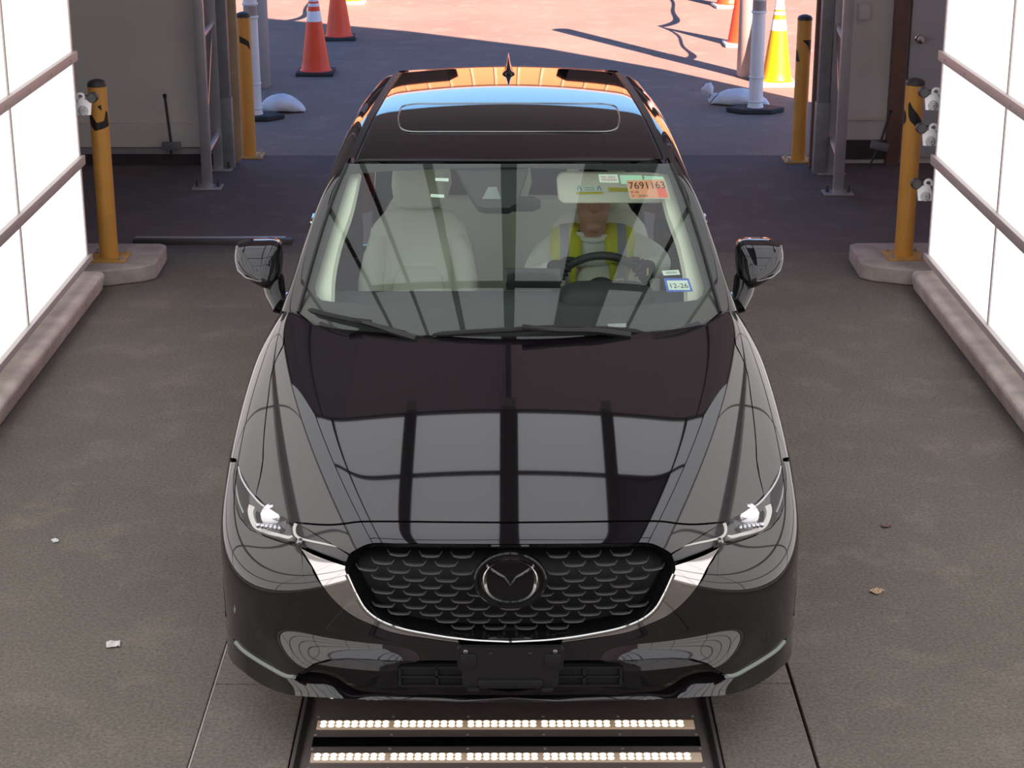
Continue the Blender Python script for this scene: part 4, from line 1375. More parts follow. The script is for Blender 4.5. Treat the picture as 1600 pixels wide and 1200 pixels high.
vis.v = [(x, y + 2.017 + (z - 1.41) * .22, z) for x, y, z in vis.v]
visor = vis.build('sun_visor', M['beige_trim'], car, bevel=.006)
vl = [(898, 289), (942, 289.5), (943, 299), (900, 299)]
quad_sticker('visor_label', vl, st_white, phi_visor, .001, visor)
text_on('label_lettering', '/\\ ::::: /\\', sub(vl, .05, .15, .95, .85), mat('blue_ink', (70, 84, 120)), phi_visor, .0022, visor)
quad_sticker('visor_label', [(900, 300.5), (942, 299.8), (943, 302.8), (901, 303.5)], st_yellow, phi_visor, .001, visor)
quad_sticker('visor_label', [(950, 293), (1000, 294), (1000, 299.5), (951, 299)], st_yellow, phi_visor, .001, visor)
patch('sensor_cover', coons([(768, 258), (735, 258), (711, 259)], [(768, 325), (757, 324.5), (746, 321)], None, [(711, 259), (722, 283), (735, 308), (746, 321)], 20, 20), pj_cam, phi_ws, M['charcoal'], car, off=-.02, mirror=None) if 0 else None
mb = MB()
sc_ = [(711, 258), (826, 258), (822, 272), (812, 300), (806, 318), (795, 325), (757, 324.5), (746, 321), (735, 304), (722, 280)]
a3 = on(sc_, phi_ws, pj_cam, -.012)
nrm = grad(phi_ws, a3)
b3 = a3 - nrm * .035
k = len(a3)
mb.add(np.vstack([a3, b3]), [tuple(range(k)), tuple(range(k, 2 * k))] + [(i, (i + 1) % k, k + (i + 1) % k, k + i) for i in range(k)])
cover = mb.build('sensor_cover', M['charcoal'], car)
quad_sticker('camera_window', [(763, 292), (776, 292), (783, 311), (753, 311)], M['galv'], phi_ws, -.011, cover)
loft([(0, 1.99, 1.385, .10, .012, 4), (0, 1.985, 1.40, .125, .02, 4), (0, 1.98, 1.43, .125, .02, 4), (0, 1.975, 1.445, .10, .012, 4)]).build('interior_mirror', M['charcoal'], car, sharp=50)
# stickers on the windshield
GO = -.003
big = [(979, 282), (1037, 280.5), (1045.5, 309), (986, 309.5)]
quad_sticker('sticker_border', [(977.8, 281.2), (1038, 279.7), (1047, 310.2), (985, 310.8)], M['paper'], phi_ws, GO - .001, windshield)
stk = quad_sticker('stock_sticker', big, st_orange, phi_ws, GO, windshield)
stk['label'] = 'orange windshield sticker reading 7691163'
text_on('sticker_number', '7691163', sub(big, .03, .10, .985, .48), ink, phi_ws, GO + .001, windshield)
quad_sticker('sticker_patch', sub(big, .74, .46, .98, .97), st_pink, phi_ws, GO + .0004, windshield)
text_on('sticker_lettering', '||| ||||', sub(big, .04, .60, .24, .72), ink, phi_ws, GO + .001, windshield)
text_on('sticker_lettering', '|| - ||||||||', sub(big, .05, .82, .46, .93), ink, phi_ws, GO + .001, windshield)
sg = [(935, 272.5), (964.5, 272.5), (967, 285.5), (937, 285)]
s2 = quad_sticker('windshield_label', sg, st_white, phi_ws, GO, windshield)
s2['label'] = 'small white windshield label with red lettering'
text_on('label_lettering', '|||| ||||||', sub(sg, .14, .18, .86, .45), red_ink, phi_ws, GO + .001, windshield)
text_on('label_lettering', '||||||||||', sub(sg, .14, .5, .9, .8), red_ink, phi_ws, GO + .001, windshield)
quad_sticker('windshield_label', [(968, 273.5), (1003, 274), (1005, 287.5), (971, 287.5)], st_green, phi_ws, GO - .001, windshield)
quad_sticker('windshield_label', [(1006, 274.5), (1036, 276), (1041, 290), (1009, 289)], st_green, phi_ws, GO - .001, windshield)
bl = [(1037, 434.5), (1076, 435), (1083, 455.5), (1042, 456)]
s3 = quad_sticker('registration_sticker', bl, st_blue, phi_ws, GO, windshield)
s3['label'] = 'blue registration sticker reading 12-26'
wi = [(1041.5, 438.5), (1074, 438), (1078.5, 453), (1045.5, 453)]
quad_sticker('sticker_face', wi, st_white, phi_ws, GO + .0006, windshield)
text_on('sticker_number', '12-26', sub(wi, .12, .30, .95, .80), ink, phi_ws, GO + .0014, windshield)
bc = [(1034, 423), (1060, 421.5), (1063, 429), (1037, 430.5)]
quad_sticker('barcode_label', bc, st_white, phi_ws, GO, windshield)
for k in range(3):
    text_on('barcode', '|||||||||||||||', sub(bc, .2, .25 + .0 * k, .85, .72), ink, phi_ws, GO + .001, windshield) if k == 0 else None
for qd in ([(680, 278), (701, 278.5), (701, 283.5), (680, 282.5)], [(673, 303), (694, 304), (694, 309), (672.5, 307.8)]):
    quad_sticker('white_rectangle', qd, st_white, phi_ws, GO, windshield)  # two small white rectangles on the glass
quad_sticker('serial_plate', [(949, 506), (978, 505), (979, 511), (951, 512)], M['satin'], phi_ws, -.004, windshield)

# ================================================================== THE DRIVER
DX, DY, DZ = .355, 2.50, .68
person = thing('person', 'person in white shirt and open yellow vest driving with both gloved hands on the wheel', 'person', (DX, DY, DZ))
def skin_mesh(name, verts, edges, rad, m, parent, root=0, sub=2):
    me = bpy.data.meshes.new(name)
    me.from_pydata([(x - DX, y - DY, z - DZ) for x, y, z in verts], edges, [])
    o = finish(bpy.data.objects.new(name, me), name, m, parent)
    sk = o.modifiers.new('skin', 'SKIN')
    sk.use_smooth_shade = True
    lay = me.skin_vertices[0].data
    for i, r in enumerate(rad):
        rx = r if isinstance(r, (tuple, list)) else (r, r)
        lay[i].radius = rx
        lay[i].use_root = (i == root)
    sb = o.modifiers.new('sub', 'SUBSURF')
    sb.levels = sb.render_levels = sub
    return o
HAND_L, HAND_R = Vector(swp(math.radians(-56))), Vector(swp(math.radians(56)))
EL_L, EL_R = (.105, 2.27, 1.03), (.625, 2.25, 1.09)
SH_L, SH_R = (.175, 2.49, 1.095), (.535, 2.49, 1.105)
wr_l = (HAND_L.x - .035, HAND_L.y + .085, HAND_L.z - .012)
wr_r = (HAND_R.x + .035, HAND_R.y + .085, HAND_R.z - .012)
bv = {17: (.27, 1.78, .38), 21: (.47, 1.78, .38)}
bm_ = MB()
def tb(pts, r):
    bm_.tube([(x - DX, y - DY, z - DZ) for x, y, z in pts], r, 16)
def el(c, r):
    bm_.sphere((c[0] - DX, c[1] - DY, c[2] - DZ), 1.0, 20, r)
for cz, a_, b_ in ((.78, .13, .095), (.88, .125, .09), (.98, .13, .09), (1.06, .135, .08)):
    el((.356, 2.50, cz), (a_, b_, .09))
tb([(.355, 2.49, 1.08), (.354, 2.46, 1.16), (.353, 2.44, 1.25), (.353, 2.44, 1.32)], [.075, .056, .054, .056])
el((.352, 2.435, 1.365), (.073, .093, .098))            # skull
el((.352, 2.375, 1.280), (.066, .060, .062))            # jaw
el((.352, 2.342, 1.232), (.032, .026, .024))            # chin
el((.352, 2.372, 1.330), (.072, .054, .055))            # cheeks
tb([(.352, 2.345, 1.365), (.352, 2.322, 1.335), (.352, 2.312, 1.315), (.352, 2.33, 1.308)], [.009, .012, .017, .012])
for d in (-1, 1):
    el((.352 + d * .028, 2.338, 1.378), (.022, .012, .007))
    el((.352 + d * .074, 2.435, 1.345), (.010, .022, .032))
for z in (1.279, 1.268):
    el((.352, 2.326, z), (.022, .009, .006))
for sh, e_, w_ in ((SH_L, EL_L, wr_l), (SH_R, EL_R, wr_r)):
    tb([(.355, 2.50, 1.08), sh, tuple((np.array(sh) + e_) / 2), e_, tuple((np.array(e_) + w_) / 2), w_], [.06, .05, .043, .038, .033, .025])
for x in (.27, .465):
    tb([(x, 2.46, .76), (x, 2.28, .77), (x, 2.02, .80), (x, 1.96, .62), (x, 1.90, .44), (x, 1.82, .38)], [.085, .075, .058, .05, .04, .03])
body = bm_.build('body', M['skin'], person)
rm_ = body.modifiers.new('one_surface', 'REMESH'); rm_.mode = 'VOXEL'; rm_.voxel_size = .0065; rm_.use_smooth_shade = True
sm_ = body.modifiers.new('soft', 'SMOOTH'); sm_.iterations = 4; sm_.factor = .5
LEG = [(.36, 2.46, .76), (.27, 2.28, .77), (.27, 2.02, .80), (.27, 1.90, .44), (.465, 2.28, .77), (.465, 2.02, .80), (.465, 1.90, .44)]
shv = [(.36, 2.46, .76), (.357, 2.50, .90), (.355, 2.51, 1.03), (.355, 2.495, 1.125), SH_L, (.125, 2.38, 1.055), EL_L, wr_l, SH_R, (.60, 2.37, 1.10), EL_R, wr_r, (.354, 2.46, 1.172)]
she = [(0, 1), (1, 2), (2, 3), (3, 4), (4, 5), (5, 6), (6, 7), (3, 8), (8, 9), (9, 10), (10, 11), (3, 12)]
shirt = skin_mesh('shirt', shv, she, [(.175, .125), (.165, .12), (.17, .118), (.125, .095), .072, .064, .058, .043, .072, .064, .058, .043, .068], M['shirt'], person)
trs = skin_mesh('trousers', LEG, [(0, 1), (1, 2), (2, 3), (0, 4), (4, 5), (5, 6)], [.14, .09, .07, .055, .09, .07, .055], M['trouser'], person)
for i in (17, 21):
    x, y, z = bv[i]
    MB().tube([(x - DX, y + .10 - DY, z + .0 - DZ), (x - DX, y - DY, z - .02 - DZ), (x - DX, y - .12 - DY, z - .04 - DZ)], [.05, .048, .035], 12).build('shoe', M['glove'], person, sharp=70)
hm = MB().sphere((.352 - DX, 2.45 - DY, 1.395 - DZ), .088, 20, (.92, 1.0, .90))
hm.build('hair', M['hair'], person)
for d in (-1, 1):
    MB().sphere((.352 + d * .028 - DX, 2.348 - DY, 1.362 - DZ), .0105, 12).build('eye', M['white'], person)
    MB().sphere((.352 + d * .028 - DX, 2.339 - DY, 1.362 - DZ), .0048, 10).build('iris', M['hair'], person)
MB().tube([(.354 - DX + .066 * math.cos(q), 2.462 - DY + .062 * math.sin(q), 1.172 - DZ + .012 * math.sin(q)) for q in np.linspace(0, 2 * pi, 29)[:-1]], .013, 10, closed=True).build('collar', M['shirt'], person)
# gloves: palm and five separate fingers closed round the rim
def glove(ang, s):
    ctr = swp(ang)
    t = (swp(ang + .05) - swp(ang - .05)).normalized()        # along the rim
    out = (ctr - SWC).normalized()                              # away from the hub
    nrm = t.cross(out).normalized()
    if nrm.y > 0: nrm = -nrm                                    # towards the windshield
    V, E, R = [], [], []
    def add(p, r, par=None):
        V.append(tuple(p)); R.append(r)
        if par is not None: E.append((par, len(V) - 1))
        return len(V) - 1
    w = Vector(wr_l if s < 0 else wr_r)
    a = add(w, .033)
    palm = ctr + out * .030 - nrm * .030
    b = add((w + palm) / 2, (.038, .026), a)
    c = add(palm, (.046, .024), b)
    g = skin_mesh('glove', V, E, R, M['glove'], person, 0, 2)
    for i, (o, L, r) in enumerate(((-.033, .95, .0095), (-.011, 1.04, .0102), (.011, 1.0, .0100), (.033, .84, .0088))):
        base = ctr + out * .032 - nrm * .020 + t * o
        k1 = ctr + out * (.036 * L) + nrm * .012 + t * (o * 1.06)
        k2 = ctr + out * .012 + nrm * .032 * L + t * (o * 1.06)
        k3 = ctr - out * .016 * L + nrm * .024 + t * (o * 1.02)
        skin_mesh('finger', [tuple(base), tuple(k1), tuple(k2), tuple(k3)], [(0, 1), (1, 2), (2, 3)], [r * 1.05, r, r * .95, r * .8], M['glove'], person, 0, 2)
    up = t if t.z > 0 else -t
    b0 = ctr + out * .022 - nrm * .026 + up * .030
    skin_mesh('thumb', [tuple(b0), tuple(ctr - nrm * .028 + up * .052 - out * .002), tuple(ctr - nrm * .020 + up * .066 - out * .024)], [(0, 1), (1, 2)], [.013, .011, .009], M['glove'], person, 0, 2)
    MB().box(tuple(ctr + out * .034 + nrm * .024 - Vector((DX, DY, DZ))), (.008, .008, .03), bev=.002).build('glove_tab', st_yellow, person)
glove(math.radians(-56), -1)
glove(math.radians(56), 1)
# vest: wrap round the chest, open in front, with two shoulder straps
vv_, ff_ = [], []
zs = [.80, .88, .96, 1.03, 1.075]
ha = [.192, .186, .188, .184, .178]
hb = [.145, .140, .138, .134, .128]
nn = 40
for z, a, b in zip(zs, ha, hb):
    for k in range(nn + 1):
        th = math.radians(-90 + 24 + (360 - 48) * k / nn)
        for sc_k in (1.0, .965):
            vv_.append((a * sc_k * math.cos(th), .005 + b * sc_k * math.sin(th), z - DZ))
st = (nn + 1) * 2
for i in range(len(zs) - 1):
    for k in range(nn):
        for q in (0, 1):
            a0 = i * st + k * 2 + q
            ff_.append((a0, a0 + 2, a0 + 2 + st, a0 + st) if q == 0 else (a0, a0 + st, a0 + st + 2, a0 + 2))
vb = MB().add(vv_, ff_)
for d in (-1, 1):
    path = [(.115, -.128, 1.06), (.112, -.122, 1.10), (.110, -.105, 1.15), (.108, -.065, 1.188), (.106, -.01, 1.205), (.106, .05, 1.185), (.108, .10, 1.13), (.112, .125, 1.05)]
    vs, fs = [], []
    for x, y, z in path:
        for dx, dz in ((-.062, .004), (-.03, .010), (.03, .004), (.070, -.018)):
            vs.append((d * (x + dx), y, z + dz - DZ))
    for i in range(len(path) - 1):
        for k in range(3):
            fs.append((i * 4 + k, i * 4 + 4 + k, i * 4 + 5 + k, i * 4 + 1 + k))
    vb.add(vs, fs)
vo = vb.build('vest', M['vest'], person, sharp=80)
sd = vo.modifiers.new('thick', 'SOLIDIFY'); sd.thickness = .006

# ================================================================== THINGS IN THE LANE
# ---- under-car scanner in the floor
scan = thing('floor_scanner', 'dark floor plate with two rows of lit lamps in front of the car', 'floor scanner', (0, 0, 0))
MB().box((-.0125, -.11, -.014), (1.405, 1.50, .02), bev=.002).build('cover_plate', M['plate'], scan, smooth=False)
for x in (-.6925, .6675):
    MB().box((x, -.11, -.002), (.018, 1.50, .012)).build('edge_channel', M['black'], scan)
MB().box((-.0125, .257, -.0032), (1.285, .06, .004)).build('sensor_strip', M['gloss_black'], scan)
led_me = MB().lathe([(.0046, 0), (.0046, .002), (.003, .0035), (.0, .004)], 12).build('led', M['led'], None)
led_first = True
for yb2, x0, x1 in ((.366, -.651, .621), (.150, -.651, .625)):
    bar = MB().box(((x0 + x1) / 2, yb2, -.001), (x1 - x0, .052, .008), bev=.002).build('light_bar', M['led_lens'], scan)
    cols = []
    L = x1 - x0
    for sgm in range(5):
        for k in range(9):
            cols.append((x0 + .022 + sgm * (L - .03) / 5 + .0262 * k, sgm))
    for x, sgm in cols:
        for dy in (-.0115, .0115):
            if led_first:
                o = led_me; led_first = False
            else:
                o = led_me.copy(); C.objects.link(o)
            o.parent = bar
            o.location = (x, yb2 + dy, .003)
            if sgm in (0, 4):
                o.scale = (2.2, 2.0, 1)
    for k in range(6):
        x = x0 + L * k / 5
        for dy in (-.062, .062):
            MB().lathe([(.0055, 0), (.0055, .002), (.003, .0035)], 10, (x, yb2 + dy, -.004)).build('screw', M['alu'], scan)
# ---- bollards
def cyl_poly(poly, r, z_off=0, th=.0012):
    """flat tape laid round a cylinder: polygon in (degrees from the front, height)"""
    bm = bmesh.new()
    vs = [bm.verts.new((a / 10., h * 10, 0)) for a, h in poly]
    bm.faces.new(vs)
    for i in range(-9, 10):
        g = bm.verts[:] + bm.edges[:] + bm.faces[:]
        bmesh.ops.bisect_plane(bm, geom=g, plane_co=(i * 1.0, 0, 0), plane_no=(1, 0, 0))
    for v in bm.verts:
        a = math.radians(v.co.x * 10)
        v.co = Vector((r * math.sin(a), -r * math.cos(a), v.co.y / 10))
    ret = bmesh.ops.extrude_face_region(bm, geom=bm.faces[:])
    bm.verts.index_update()
    for v in [q for q in ret['geom'] if isinstance(q, bmesh.types.BMVert)]:
        k = (r + th) / r
        v.co.x *= k; v.co.y *= k
    bm.verts.index_update()
    mb = MB().add([v.co for v in bm.verts], [[v.index for v in f.verts] for f in bm.faces])
    bm.free()
    return mb
def bollard(label, loc, marks, h, group=None):
    b = thing('bollard', label, 'bollard', loc)
    p = MB().lathe([(.057, 0), (.057, h - .012)], 32).build('post', M['yellow'], b)
    MB().lathe([(.059, h - .02), (.059, h - .004), (.048, h + .012), (.02, h + .022), (0, h + .023)], 32).build('cap', M['cap'], b)
    bp = MB().box((0, 0, .006), (.235, .235, .012), bev=.003).build('base_plate', M['yellow_dirty'], b)
    for x in (-.09, .09):
        for y in (-.09, .09):
            MB().lathe([(.013, .012), (.013, .024), (.006, .024), (.006, .042)], 8, (x, y, 0)).build('bolt', M['alu'], bp)
    for q in marks:
        cyl_poly(q, .0572).build('stripe', M['black'], b, smooth=False)
    return b
bollard('yellow bollard at the end of the left lit wall, on a concrete pad', (-2.50, 6.09, .105), [[(-88, .945), (-60, .945), (-5, .865), (40, .875), (58, .935), (72, .925), (80, .84), (-20, .815), (-62, .86)], [(5, .965), (28, .975), (30, .94), (18, .948)]], 1.10)
bollard('yellow bollard at the end of the right lit wall, on a concrete pad', (2.486, 6.12, .105), [[(-88, .93), (-62, .915), (-55, .88), (-60, .855), (-88, .83)], [(-48, .965), (-42, .90), (-30, .87), (10, .83), (60, .825), (64, .85), (20, .905), (-18, .95), (-38, .985)]], 1.10)
bollard('yellow bollard outside the exit, half hidden by the left plank', (-2.10, 9.70, 0), [[(-30, .98), (20, .955), (50, .93), (60, .86), (30, .90), (-30, .93)]], 1.14)
bollard('yellow bollard outside the exit, beside the right steel column', (2.335, 9.52, 0), [[(-20, .97), (70, .97), (70, .84), (20, .93)], [(-88, .90), (-60, .88), (-35, .80), (-88, .80)]], 1.14)
# ---- sensor clamps on the wall ends
def clamp(label, loc, s, first=None):
    c = thing('sensor_clamp', label, 'clamp', loc, 0, 'clamps on the wall ends')
    mb = MB().prism([(-.055, -.045), (.03, -.045), (.03, .0), (.012, .05), (-.01, .06), (-.065, .03)], -.008, .008)
    mb.v = [(x * s, y, z) for x, y, z in mb.v]
    pl = mb.build('clamp_plate', M['white'], c, bevel=.002)
    mb = MB()
    for rr in (.026, .014):
        mb.tube([(-.012 * s + rr * math.cos(2 * pi * k / 20), -.010, -.018 + rr * math.sin(2 * pi * k / 20)) for k in range(20)], .0035, 6, closed=True)
    for k in range(6):
        a = 2 * pi * k / 6
        mb.tube([(-.012 * s, -.010, -.018), (-.012 * s + .026 * math.cos(a), -.010, -.018 + .026 * math.sin(a))], .002, 5)
    mb.build('lattice', M['satin'], pl)
    mb = MB()
    for z in (-.038, -.004):
        mb.box((s * .058, 0, z), (.075, .010, .010), bev=.002)
    mb.build('prong', M['white'], c)
    MB().tube([(s * (.0 + .022 * math.cos(t)), -.004, .062 + .022 * math.sin(t)) for t in np.linspace(-.6, 3.9, 14)], .009, 8).build('hook', M['white'], c)
    MB().lathe([(.031, -.02), (.031, .02), (.024, .026), (0, .027)], 24, (-s * .075, -.01, .062), Euler((pi / 2, 0, 0)).to_matrix()).build('knob', M['cap'], c)
    MB().tube([(-s * .06, 0, .068), (s * .04, .005, .078), (s * .10, .01, .075)], .006, 8).build('cable', M['black'], c)
    return c
for lab, u, v, s in (('white sensor clamp beside the left bollard', 127, 168, -1), ('topmost white sensor clamp on the end of the right wall', 1461, 160, 1), ('middle white sensor clamp on the end of the right wall', 1457, 216, 1), ('lowest white sensor clamp on the end of the right wall', 1449, 302, 1)):
    p = at(u, v, y=5.80)
    clamp(lab, tuple(p), s)
# ---- steel bar across the floor
fb = thing('floor_bar', 'low steel bar lying on the dark floor behind the left concrete pad', 'bar', (-1.97, 6.86, 0))
MB().box((0, 0, .018), (1.06, .07, .036), bev=.004).build('bar', M['steel_dark'], fb)
MB().box((-.02, .02, .0385), (1.0, .03, .005)).build('strip', M['alu'], fb)
# ---- frame posts at the exit
def truss(label, xf, yf, xb, yb3):
    t = thing('truss_post', label, 'post', (xf, yf, 0), 0, 'truss posts beside the exit')
    dx, dy = xb - xf, yb3 - yf
    H = 4.3
    MB().box((0, 0, H / 2), (.075, .06, H), bev=.008).build('upright', M['alu'], t)
    MB().box((dx, dy, H / 2), (.075, .06, H), bev=.008).build('upright', M['alu'], t)
    for z in (.26, 1.12, 1.98, 2.84, 3.7):
        MB().tube([(0, 0, z), (dx, dy, z + .02)], .026, 10).build('brace', M['alu'], t)
    for k, z in enumerate((.28, 1.14, 2.0, 2.86)):
        MB().tube([(0, 0, z), (dx, dy, z + .84)], .008, 8).build('diagonal_rod', M['satin'], t)
    for x, y in ((0, 0), (dx, dy)):
        bp = MB().box((x, y, .006), (.22, .16, .012), bev=.002).build('base_plate', M['alu'], t)
        for sx in (-.08, .08):
            MB().lathe([(.014, .012), (.014, .03), (.007, .03), (.007, .06)], 8, (x + sx, y, 0)).build('bolt', M['steel_dark'], bp)
truss('silver truss post standing on the floor left of the exit', -2.262, 8.54, -2.275, 9.2)
truss('silver truss post standing on the floor right of the exit', 2.455, 8.34, 2.515, 9.05)
for nm, x, y in (('trim_12', -2.204, 9.26), ('trim_13', 2.425, 9.04)):
    tag(MB().box((x, y, 1.6), (.085, .085, 3.2), bev=.008).build(nm, M['galv']), kind='structure')
    tag(MB().box((x, y, .28), (.10, .10, .56), bev=.006).build(nm + '_sleeve' if 0 else nm, M['galv']), kind='structure')
tag(MB().prism([(-2.205, .03), (-2.19, .0), (-2.135, .02), (-2.112, .09), (-2.112, 3.0), (-2.205, 3.0)], 9.40, 9.44).build('trim_14', M['wood'], bevel=.008), kind='structure')
tag(MB().box((2.405, 9.25, 1.5), (.055, .05, 3.0), bev=.008).build('trim_15', M['brown']), kind='structure')
# ---- brooms
def broom(label, top, head, foot, y, hw, tilt=0):
    a, b, c = at(*top, y=y + .0), at(*head, y=y), at(*foot, y=y + .02)
    g = thing('squeegee', label, 'squeegee', tuple(c))
    L = lambda p: tuple(np.array(p) - c)
    MB().tube([L(a), L(b)], .011, 10).build('handle', M['steel_dark'], g)
    MB().tube([L(a), L(a * .93 + b * .07)], .015, 10).build('grip', M['black'], g)
    MB().box(L(b), (hw, .05, .062), rot=(0, tilt, 0), bev=.006).build('head', M['galv'], g)
    MB().tube([L(b), (0, 0, 0)], .009, 8).build('lower_rod', M['steel_dark'], g)
broom('long handled squeegee leaning on the pale left wall', (257, 147), (268, 228), (266, 250), 9.30, .145)
broom('long handled squeegee leaning on the fabric wall beside the brown post', (1392, 172), (1374, 228), (1357, 262), 9.15, .14, .22)
jb = thing('junction_box', 'small pale box fixed high on the fabric wall by the right truss post', 'box', (2.77, YG - .03, 1.20))
MB().box((0, 0, 0), (.085, .05, .12), bev=.006).build('case', M['fabric_wall'], jb)
MB().box((0, -.027, 0), (.07, .008, .10), bev=.003).build('lid', M['wall_white'], jb)
# ---- cones, delineators, sandbags, tape outside
def cone(label, x, y, m, base_m, rz=0.):
    c = thing('traffic_cone', label, 'traffic cone', (x, y, 0), rz, 'traffic cones outside the exit')
    MB().box((0, 0, .02), (.38, .38, .04), bev=.012).build('base', base_m, c)  # pale bases have the sunlight put into their colour
    R = lambda z: .148 - .122 * (z - .04) / .87
    MB().lathe([(.165, .04), (.150, .052)] + [(R(z), z) for z in np.linspace(.06, .91, 12)] + [(.012, .915)], 32).build('cone_body', m, c, sharp=50)
    for z0, z1 in ((.535, .64), (.685, .715), (.735, .86)):
        MB().lathe([(R(z0) + .0015, z0), (R(z1) + .0015, z1)], 32, cap=False).build('collar', M['reflective'], c)
cone('orange cone in front, standing on the shaded asphalt left of the car', -1.956, 13.80, M['orange'], M['cone_base'])
cone('orange cone standing just behind another orange cone, left of the car', -1.93, 16.25, M['orange'], M['cone_base'], .1)
cone('yellow cone far off behind the two left orange cones', -2.05, 19.5, M['cone_yellow'], M['paper'])
cone('yellow cone on the sunlit ground by the right steel column', 2.66, 13.15, M['cone_yellow'], M['paper'], .05)  # base coloured pale in place of sunlight on it
cone('orange cone on the sunlit ground behind the right white delineator', 2.62, 15.75, M['orange'], M['paper'])
cone('orange cone farthest off at the right, beyond another orange cone', 2.86, 19.1, M['orange'], M['paper'], .1)
def tape(label, pts, w=.085):
    """caution tape: a band that sags and twists between cone tops"""
    vs, fs = [], []
    N = len(pts)
    for i, (p, tw) in enumerate(pts):
        a = Vector((math.cos(tw) * .5, 0, math.sin(tw))).normalized() * w / 2
        vs += [tuple(Vector(p) + a), tuple(Vector(p) - a)]
    fs = [(2 * i, 2 * i + 2, 2 * i + 3, 2 * i + 1) for i in range(N - 1)]
    mb = MB().add(vs, fs)
    o = mb.build('caution_tape', M['cone_yellow'], None)
    sd = o.modifiers.new('thick', 'SOLIDIFY'); sd.thickness = .001
    return tag(o, label, 'tape', 'caution tape between the cones')
def sag(a, b, d, n=20, t0=1.2, t1=1.5):
    out = []
    for i in range(n + 1):
        t = i / n
        p = Vector(a).lerp(Vector(b), t)
        p.z -= d * 4 * t * (1 - t)
        p.x += .05 * math.sin(9 * t)
        out.append((p, t0 + (t1 - t0) * t + .5 * math.sin(7 * t)))
    return out
tape('caution tape strung from the right yellow cone to the orange cone behind it', sag((2.64, 13.15, .97), (2.62, 15.75, .97), .22))
tape('caution tape strung between the two right orange cones', sag((2.62, 15.75, .97), (2.86, 19.1, .97), .25))
tape('caution tape strung from the rear left orange cone to the far yellow cone', sag((-1.93, 16.25, .97), (-2.05, 19.5, .97), .3))
def delineator(label, x, y):
    d = thing('delineator_post', label, 'delineator', (x, y, 0), 0, 'white delineators outside the exit')
    MB().prism([(.27 * math.cos(pi / 3 * k), .165 * math.sin(pi / 3 * k)) for k in range(6)], 0, .045, 'z').build('base', M['cone_base'], d, bevel=.012)
    MB().lathe([(.075, .045), (.066, .08), (.064, .3), (.060, .9), (.060, 1.25), (.04, 1.29), (0, 1.30)], 28).build('tube', M['white'], d)
    for z in (.10, .32, .905, 1.02):
        MB().lathe([(.066, z - .012), (.071, z), (.066, z + .012)], 28, cap=False).build('ring', M['white'], d)
    MB().lathe([(.0615, .92), (.0612, 1.005)], 28, cap=False).build('band', M['pale'], d)
delineator('white tube delineator beside the left sandbag', -2.262, 11.33)
delineator('white tube delineator beside the right sandbag', 2.262, 11.66)
for lab, x, y, r in (('pale beige post with rounded foot behind the left delineator', -2.44, 13.0, .12), ('pale beige post behind the right delineator', 2.45, 13.6, .13)):
    p = thing('sleeved_post', lab, 'post', (x, y, 0))
    MB().lathe([(r * .86, 0), (r, .03), (r * .97, .9), (r * .9, .93), (r * .9, 2.2), (0, 2.22)], 28).build('sleeve', M['pale'], p)
    MB().lathe([(r * .99, .9), (r * 1.01, .915), (r * .95, .935)], 28, cap=False).build('seam', M['galv'], p)
def sandbag(label, x, y, L, H, ear, rz):
    b = thing('sandbag', label, 'sandbag', (x, y, 0), rz, 'sandbags on the delineator bases')
    secs = []
    n, m_ = 22, 20
    vs, fs = [], []
    for i in range(n + 1):
        t = i / n
        prof = max(.04, math.sin(pi * t) ** .55)
        hh = H * prof * (1 - .25 * t)
        ww = .15 * max(.15, math.sin(pi * min(t * .93 + .03, 1)) ** .5)
        for k in range(m_):
            a = 2 * pi * k / m_
            cz = math.sin(a)
            z = hh * .5 + hh * .5 * np.sign(cz) * abs(cz) ** (.8 if cz > 0 else .35)
            vs.append((L * (t - .5), ww * math.cos(a) * (1 + .05 * math.sin(9 * t + 3 * a)), z + .006 * math.sin(14 * t + 5 * a) * prof + .008))
    for i in range(n):
        for k in range(m_):
            k2 = (k + 1) % m_
            fs.append((i * m_ + k, (i + 1) * m_ + k, (i + 1) * m_ + k2, i * m_ + k2))
    fs += [tuple(range(m_)), tuple(n * m_ + k for k in reversed(range(m_)))]
    MB().add(vs, fs).build('sack', M['sand'], b, sharp=70)
    if ear:
        mb = MB()
        mb.tube([(-L * .47, 0, .06), (-L * .52, 0, .085), (-L * .56, -.01, .13), (-L * .60, -.01, .17), (-L * .62, -.01, .175)], [.06, .032, .06, .055, .02], 14)
        mb.build('tied_neck', M['sand'], b, sharp=70)
        mb = MB().tube([(-L * .52 + .034 * math.cos(2 * pi * k / 14) * .5, .034 * math.sin(2 * pi * k / 14), .085 + .034 * math.cos(2 * pi * k / 14)) for k in range(14)], .006, 6, closed=True)
        mb.build('tie', M['galv'], b)
    return b
sandbag('plump white sandbag lying beside the left delineator', -2.06, 11.70, .42, .17, False, 0)
sandbag('white sandbag with tied neck lying beside the right delineator', 2.17, 12.03, .54, .16, True, -.15)
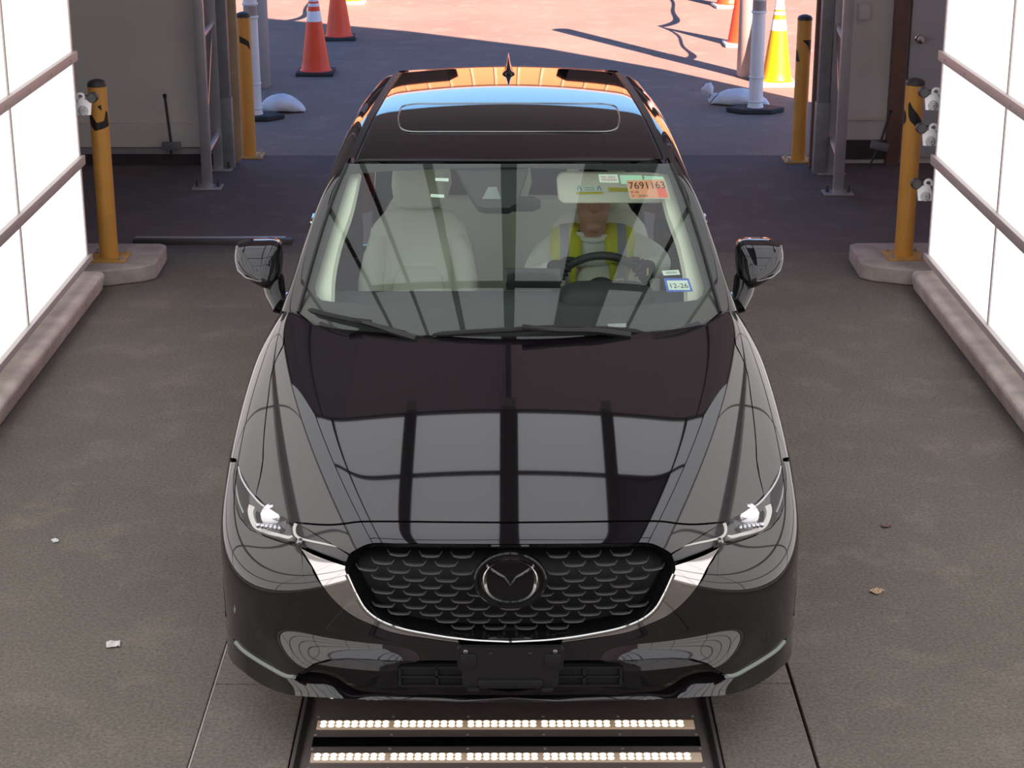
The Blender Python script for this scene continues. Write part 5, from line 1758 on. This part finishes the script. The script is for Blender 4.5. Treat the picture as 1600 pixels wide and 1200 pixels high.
# ---- litter on the lane floor
def litter(name, label, cat, u, v, w, d, m, rz):
    p = at(u, v, z=0.)
    bm = bmesh.new()
    bmesh.ops.create_grid(bm, x_segments=6, y_segments=6, size=.5)
    for q in bm.verts:
        q.co = Vector((q.co.x * w, q.co.y * d, .004 + .006 * random.random()))
    me = bpy.data.meshes.new(name); bm.to_mesh(me); bm.free()
    o = finish(bpy.data.objects.new(name, me), name, m, None)
    o.location = p; o.rotation_euler = (0, 0, rz)
    s_ = o.modifiers.new('t', 'SOLIDIFY'); s_.thickness = .0015
    return tag(o, label, cat)
litter('paper_scrap', 'small white scrap on the floor near the left edge of the picture', 'litter', 86, 846, .025, .035, M['white'], .5)
litter('paper_scrap', 'cream paper scrap on the floor left of the front bumper', 'litter', 177, 1008, .05, .05, M['paper'], .2)
litter('dry_leaf', 'tan leaf scrap on the floor right of the headlight', 'litter', 1370, 925, .05, .04, M['wood'], .8)
litter('dry_leaf', 'small brown leaf scrap on the floor right of the car', 'litter', 1385, 823, .04, .03, M['brown'], .3)
# ---- across the yard, mirrored in the roof of the car
bd = thing('building', 'long tan ribbed building across the yard, mirrored in the car roof', 'building', (0, 33, 0))
MB().box((0, 2, 2.6), (60, 4, 5.2)).build('wall', M['tan_building'], bd, smooth=False)
mb = MB()
for k in range(100):
    mb.box((-29.7 + .6 * k, -.02, 2.6), (.06, .05, 5.2))
mb.build('ribs', M['wood'], bd)
MB().box((0, 1.9, 5.25), (60.4, 4.3, .14)).build('roof_edge', M['pale'], bd)
for lab, x, y in (('dark box truck parked in the yard, left of the exit, mirrored in the rear roof', -2.9, 24.5), ('dark box truck parked in the yard, right of the exit, mirrored in the rear roof', 2.9, 24.5)):
    t = thing('truck', lab, 'truck', (x, y, 0))
    MB().box((0, .9, 2.05), (3.6, 5.2, 2.7), bev=.06).build('cargo_body', M['truck'], t)
    MB().box((0, -2.5, 1.45), (2.2, 1.7, 1.7), bev=.18).build('cabin', M['truck'], t)
    MB().box((0, -3.36, 1.85), (1.8, .03, .6), bev=.01).build('windscreen', M['sunroof'], t)
    for wx in (-.95, .95):
        for wy in (-2.4, 2.4):
            MB().lathe([(.40, -.12), (.42, -.1), (.42, .1), (.40, .12)], 28, (wx, wy, .42), Euler((0, pi / 2, 0)).to_matrix()).build('wheel', M['rubber'], t)
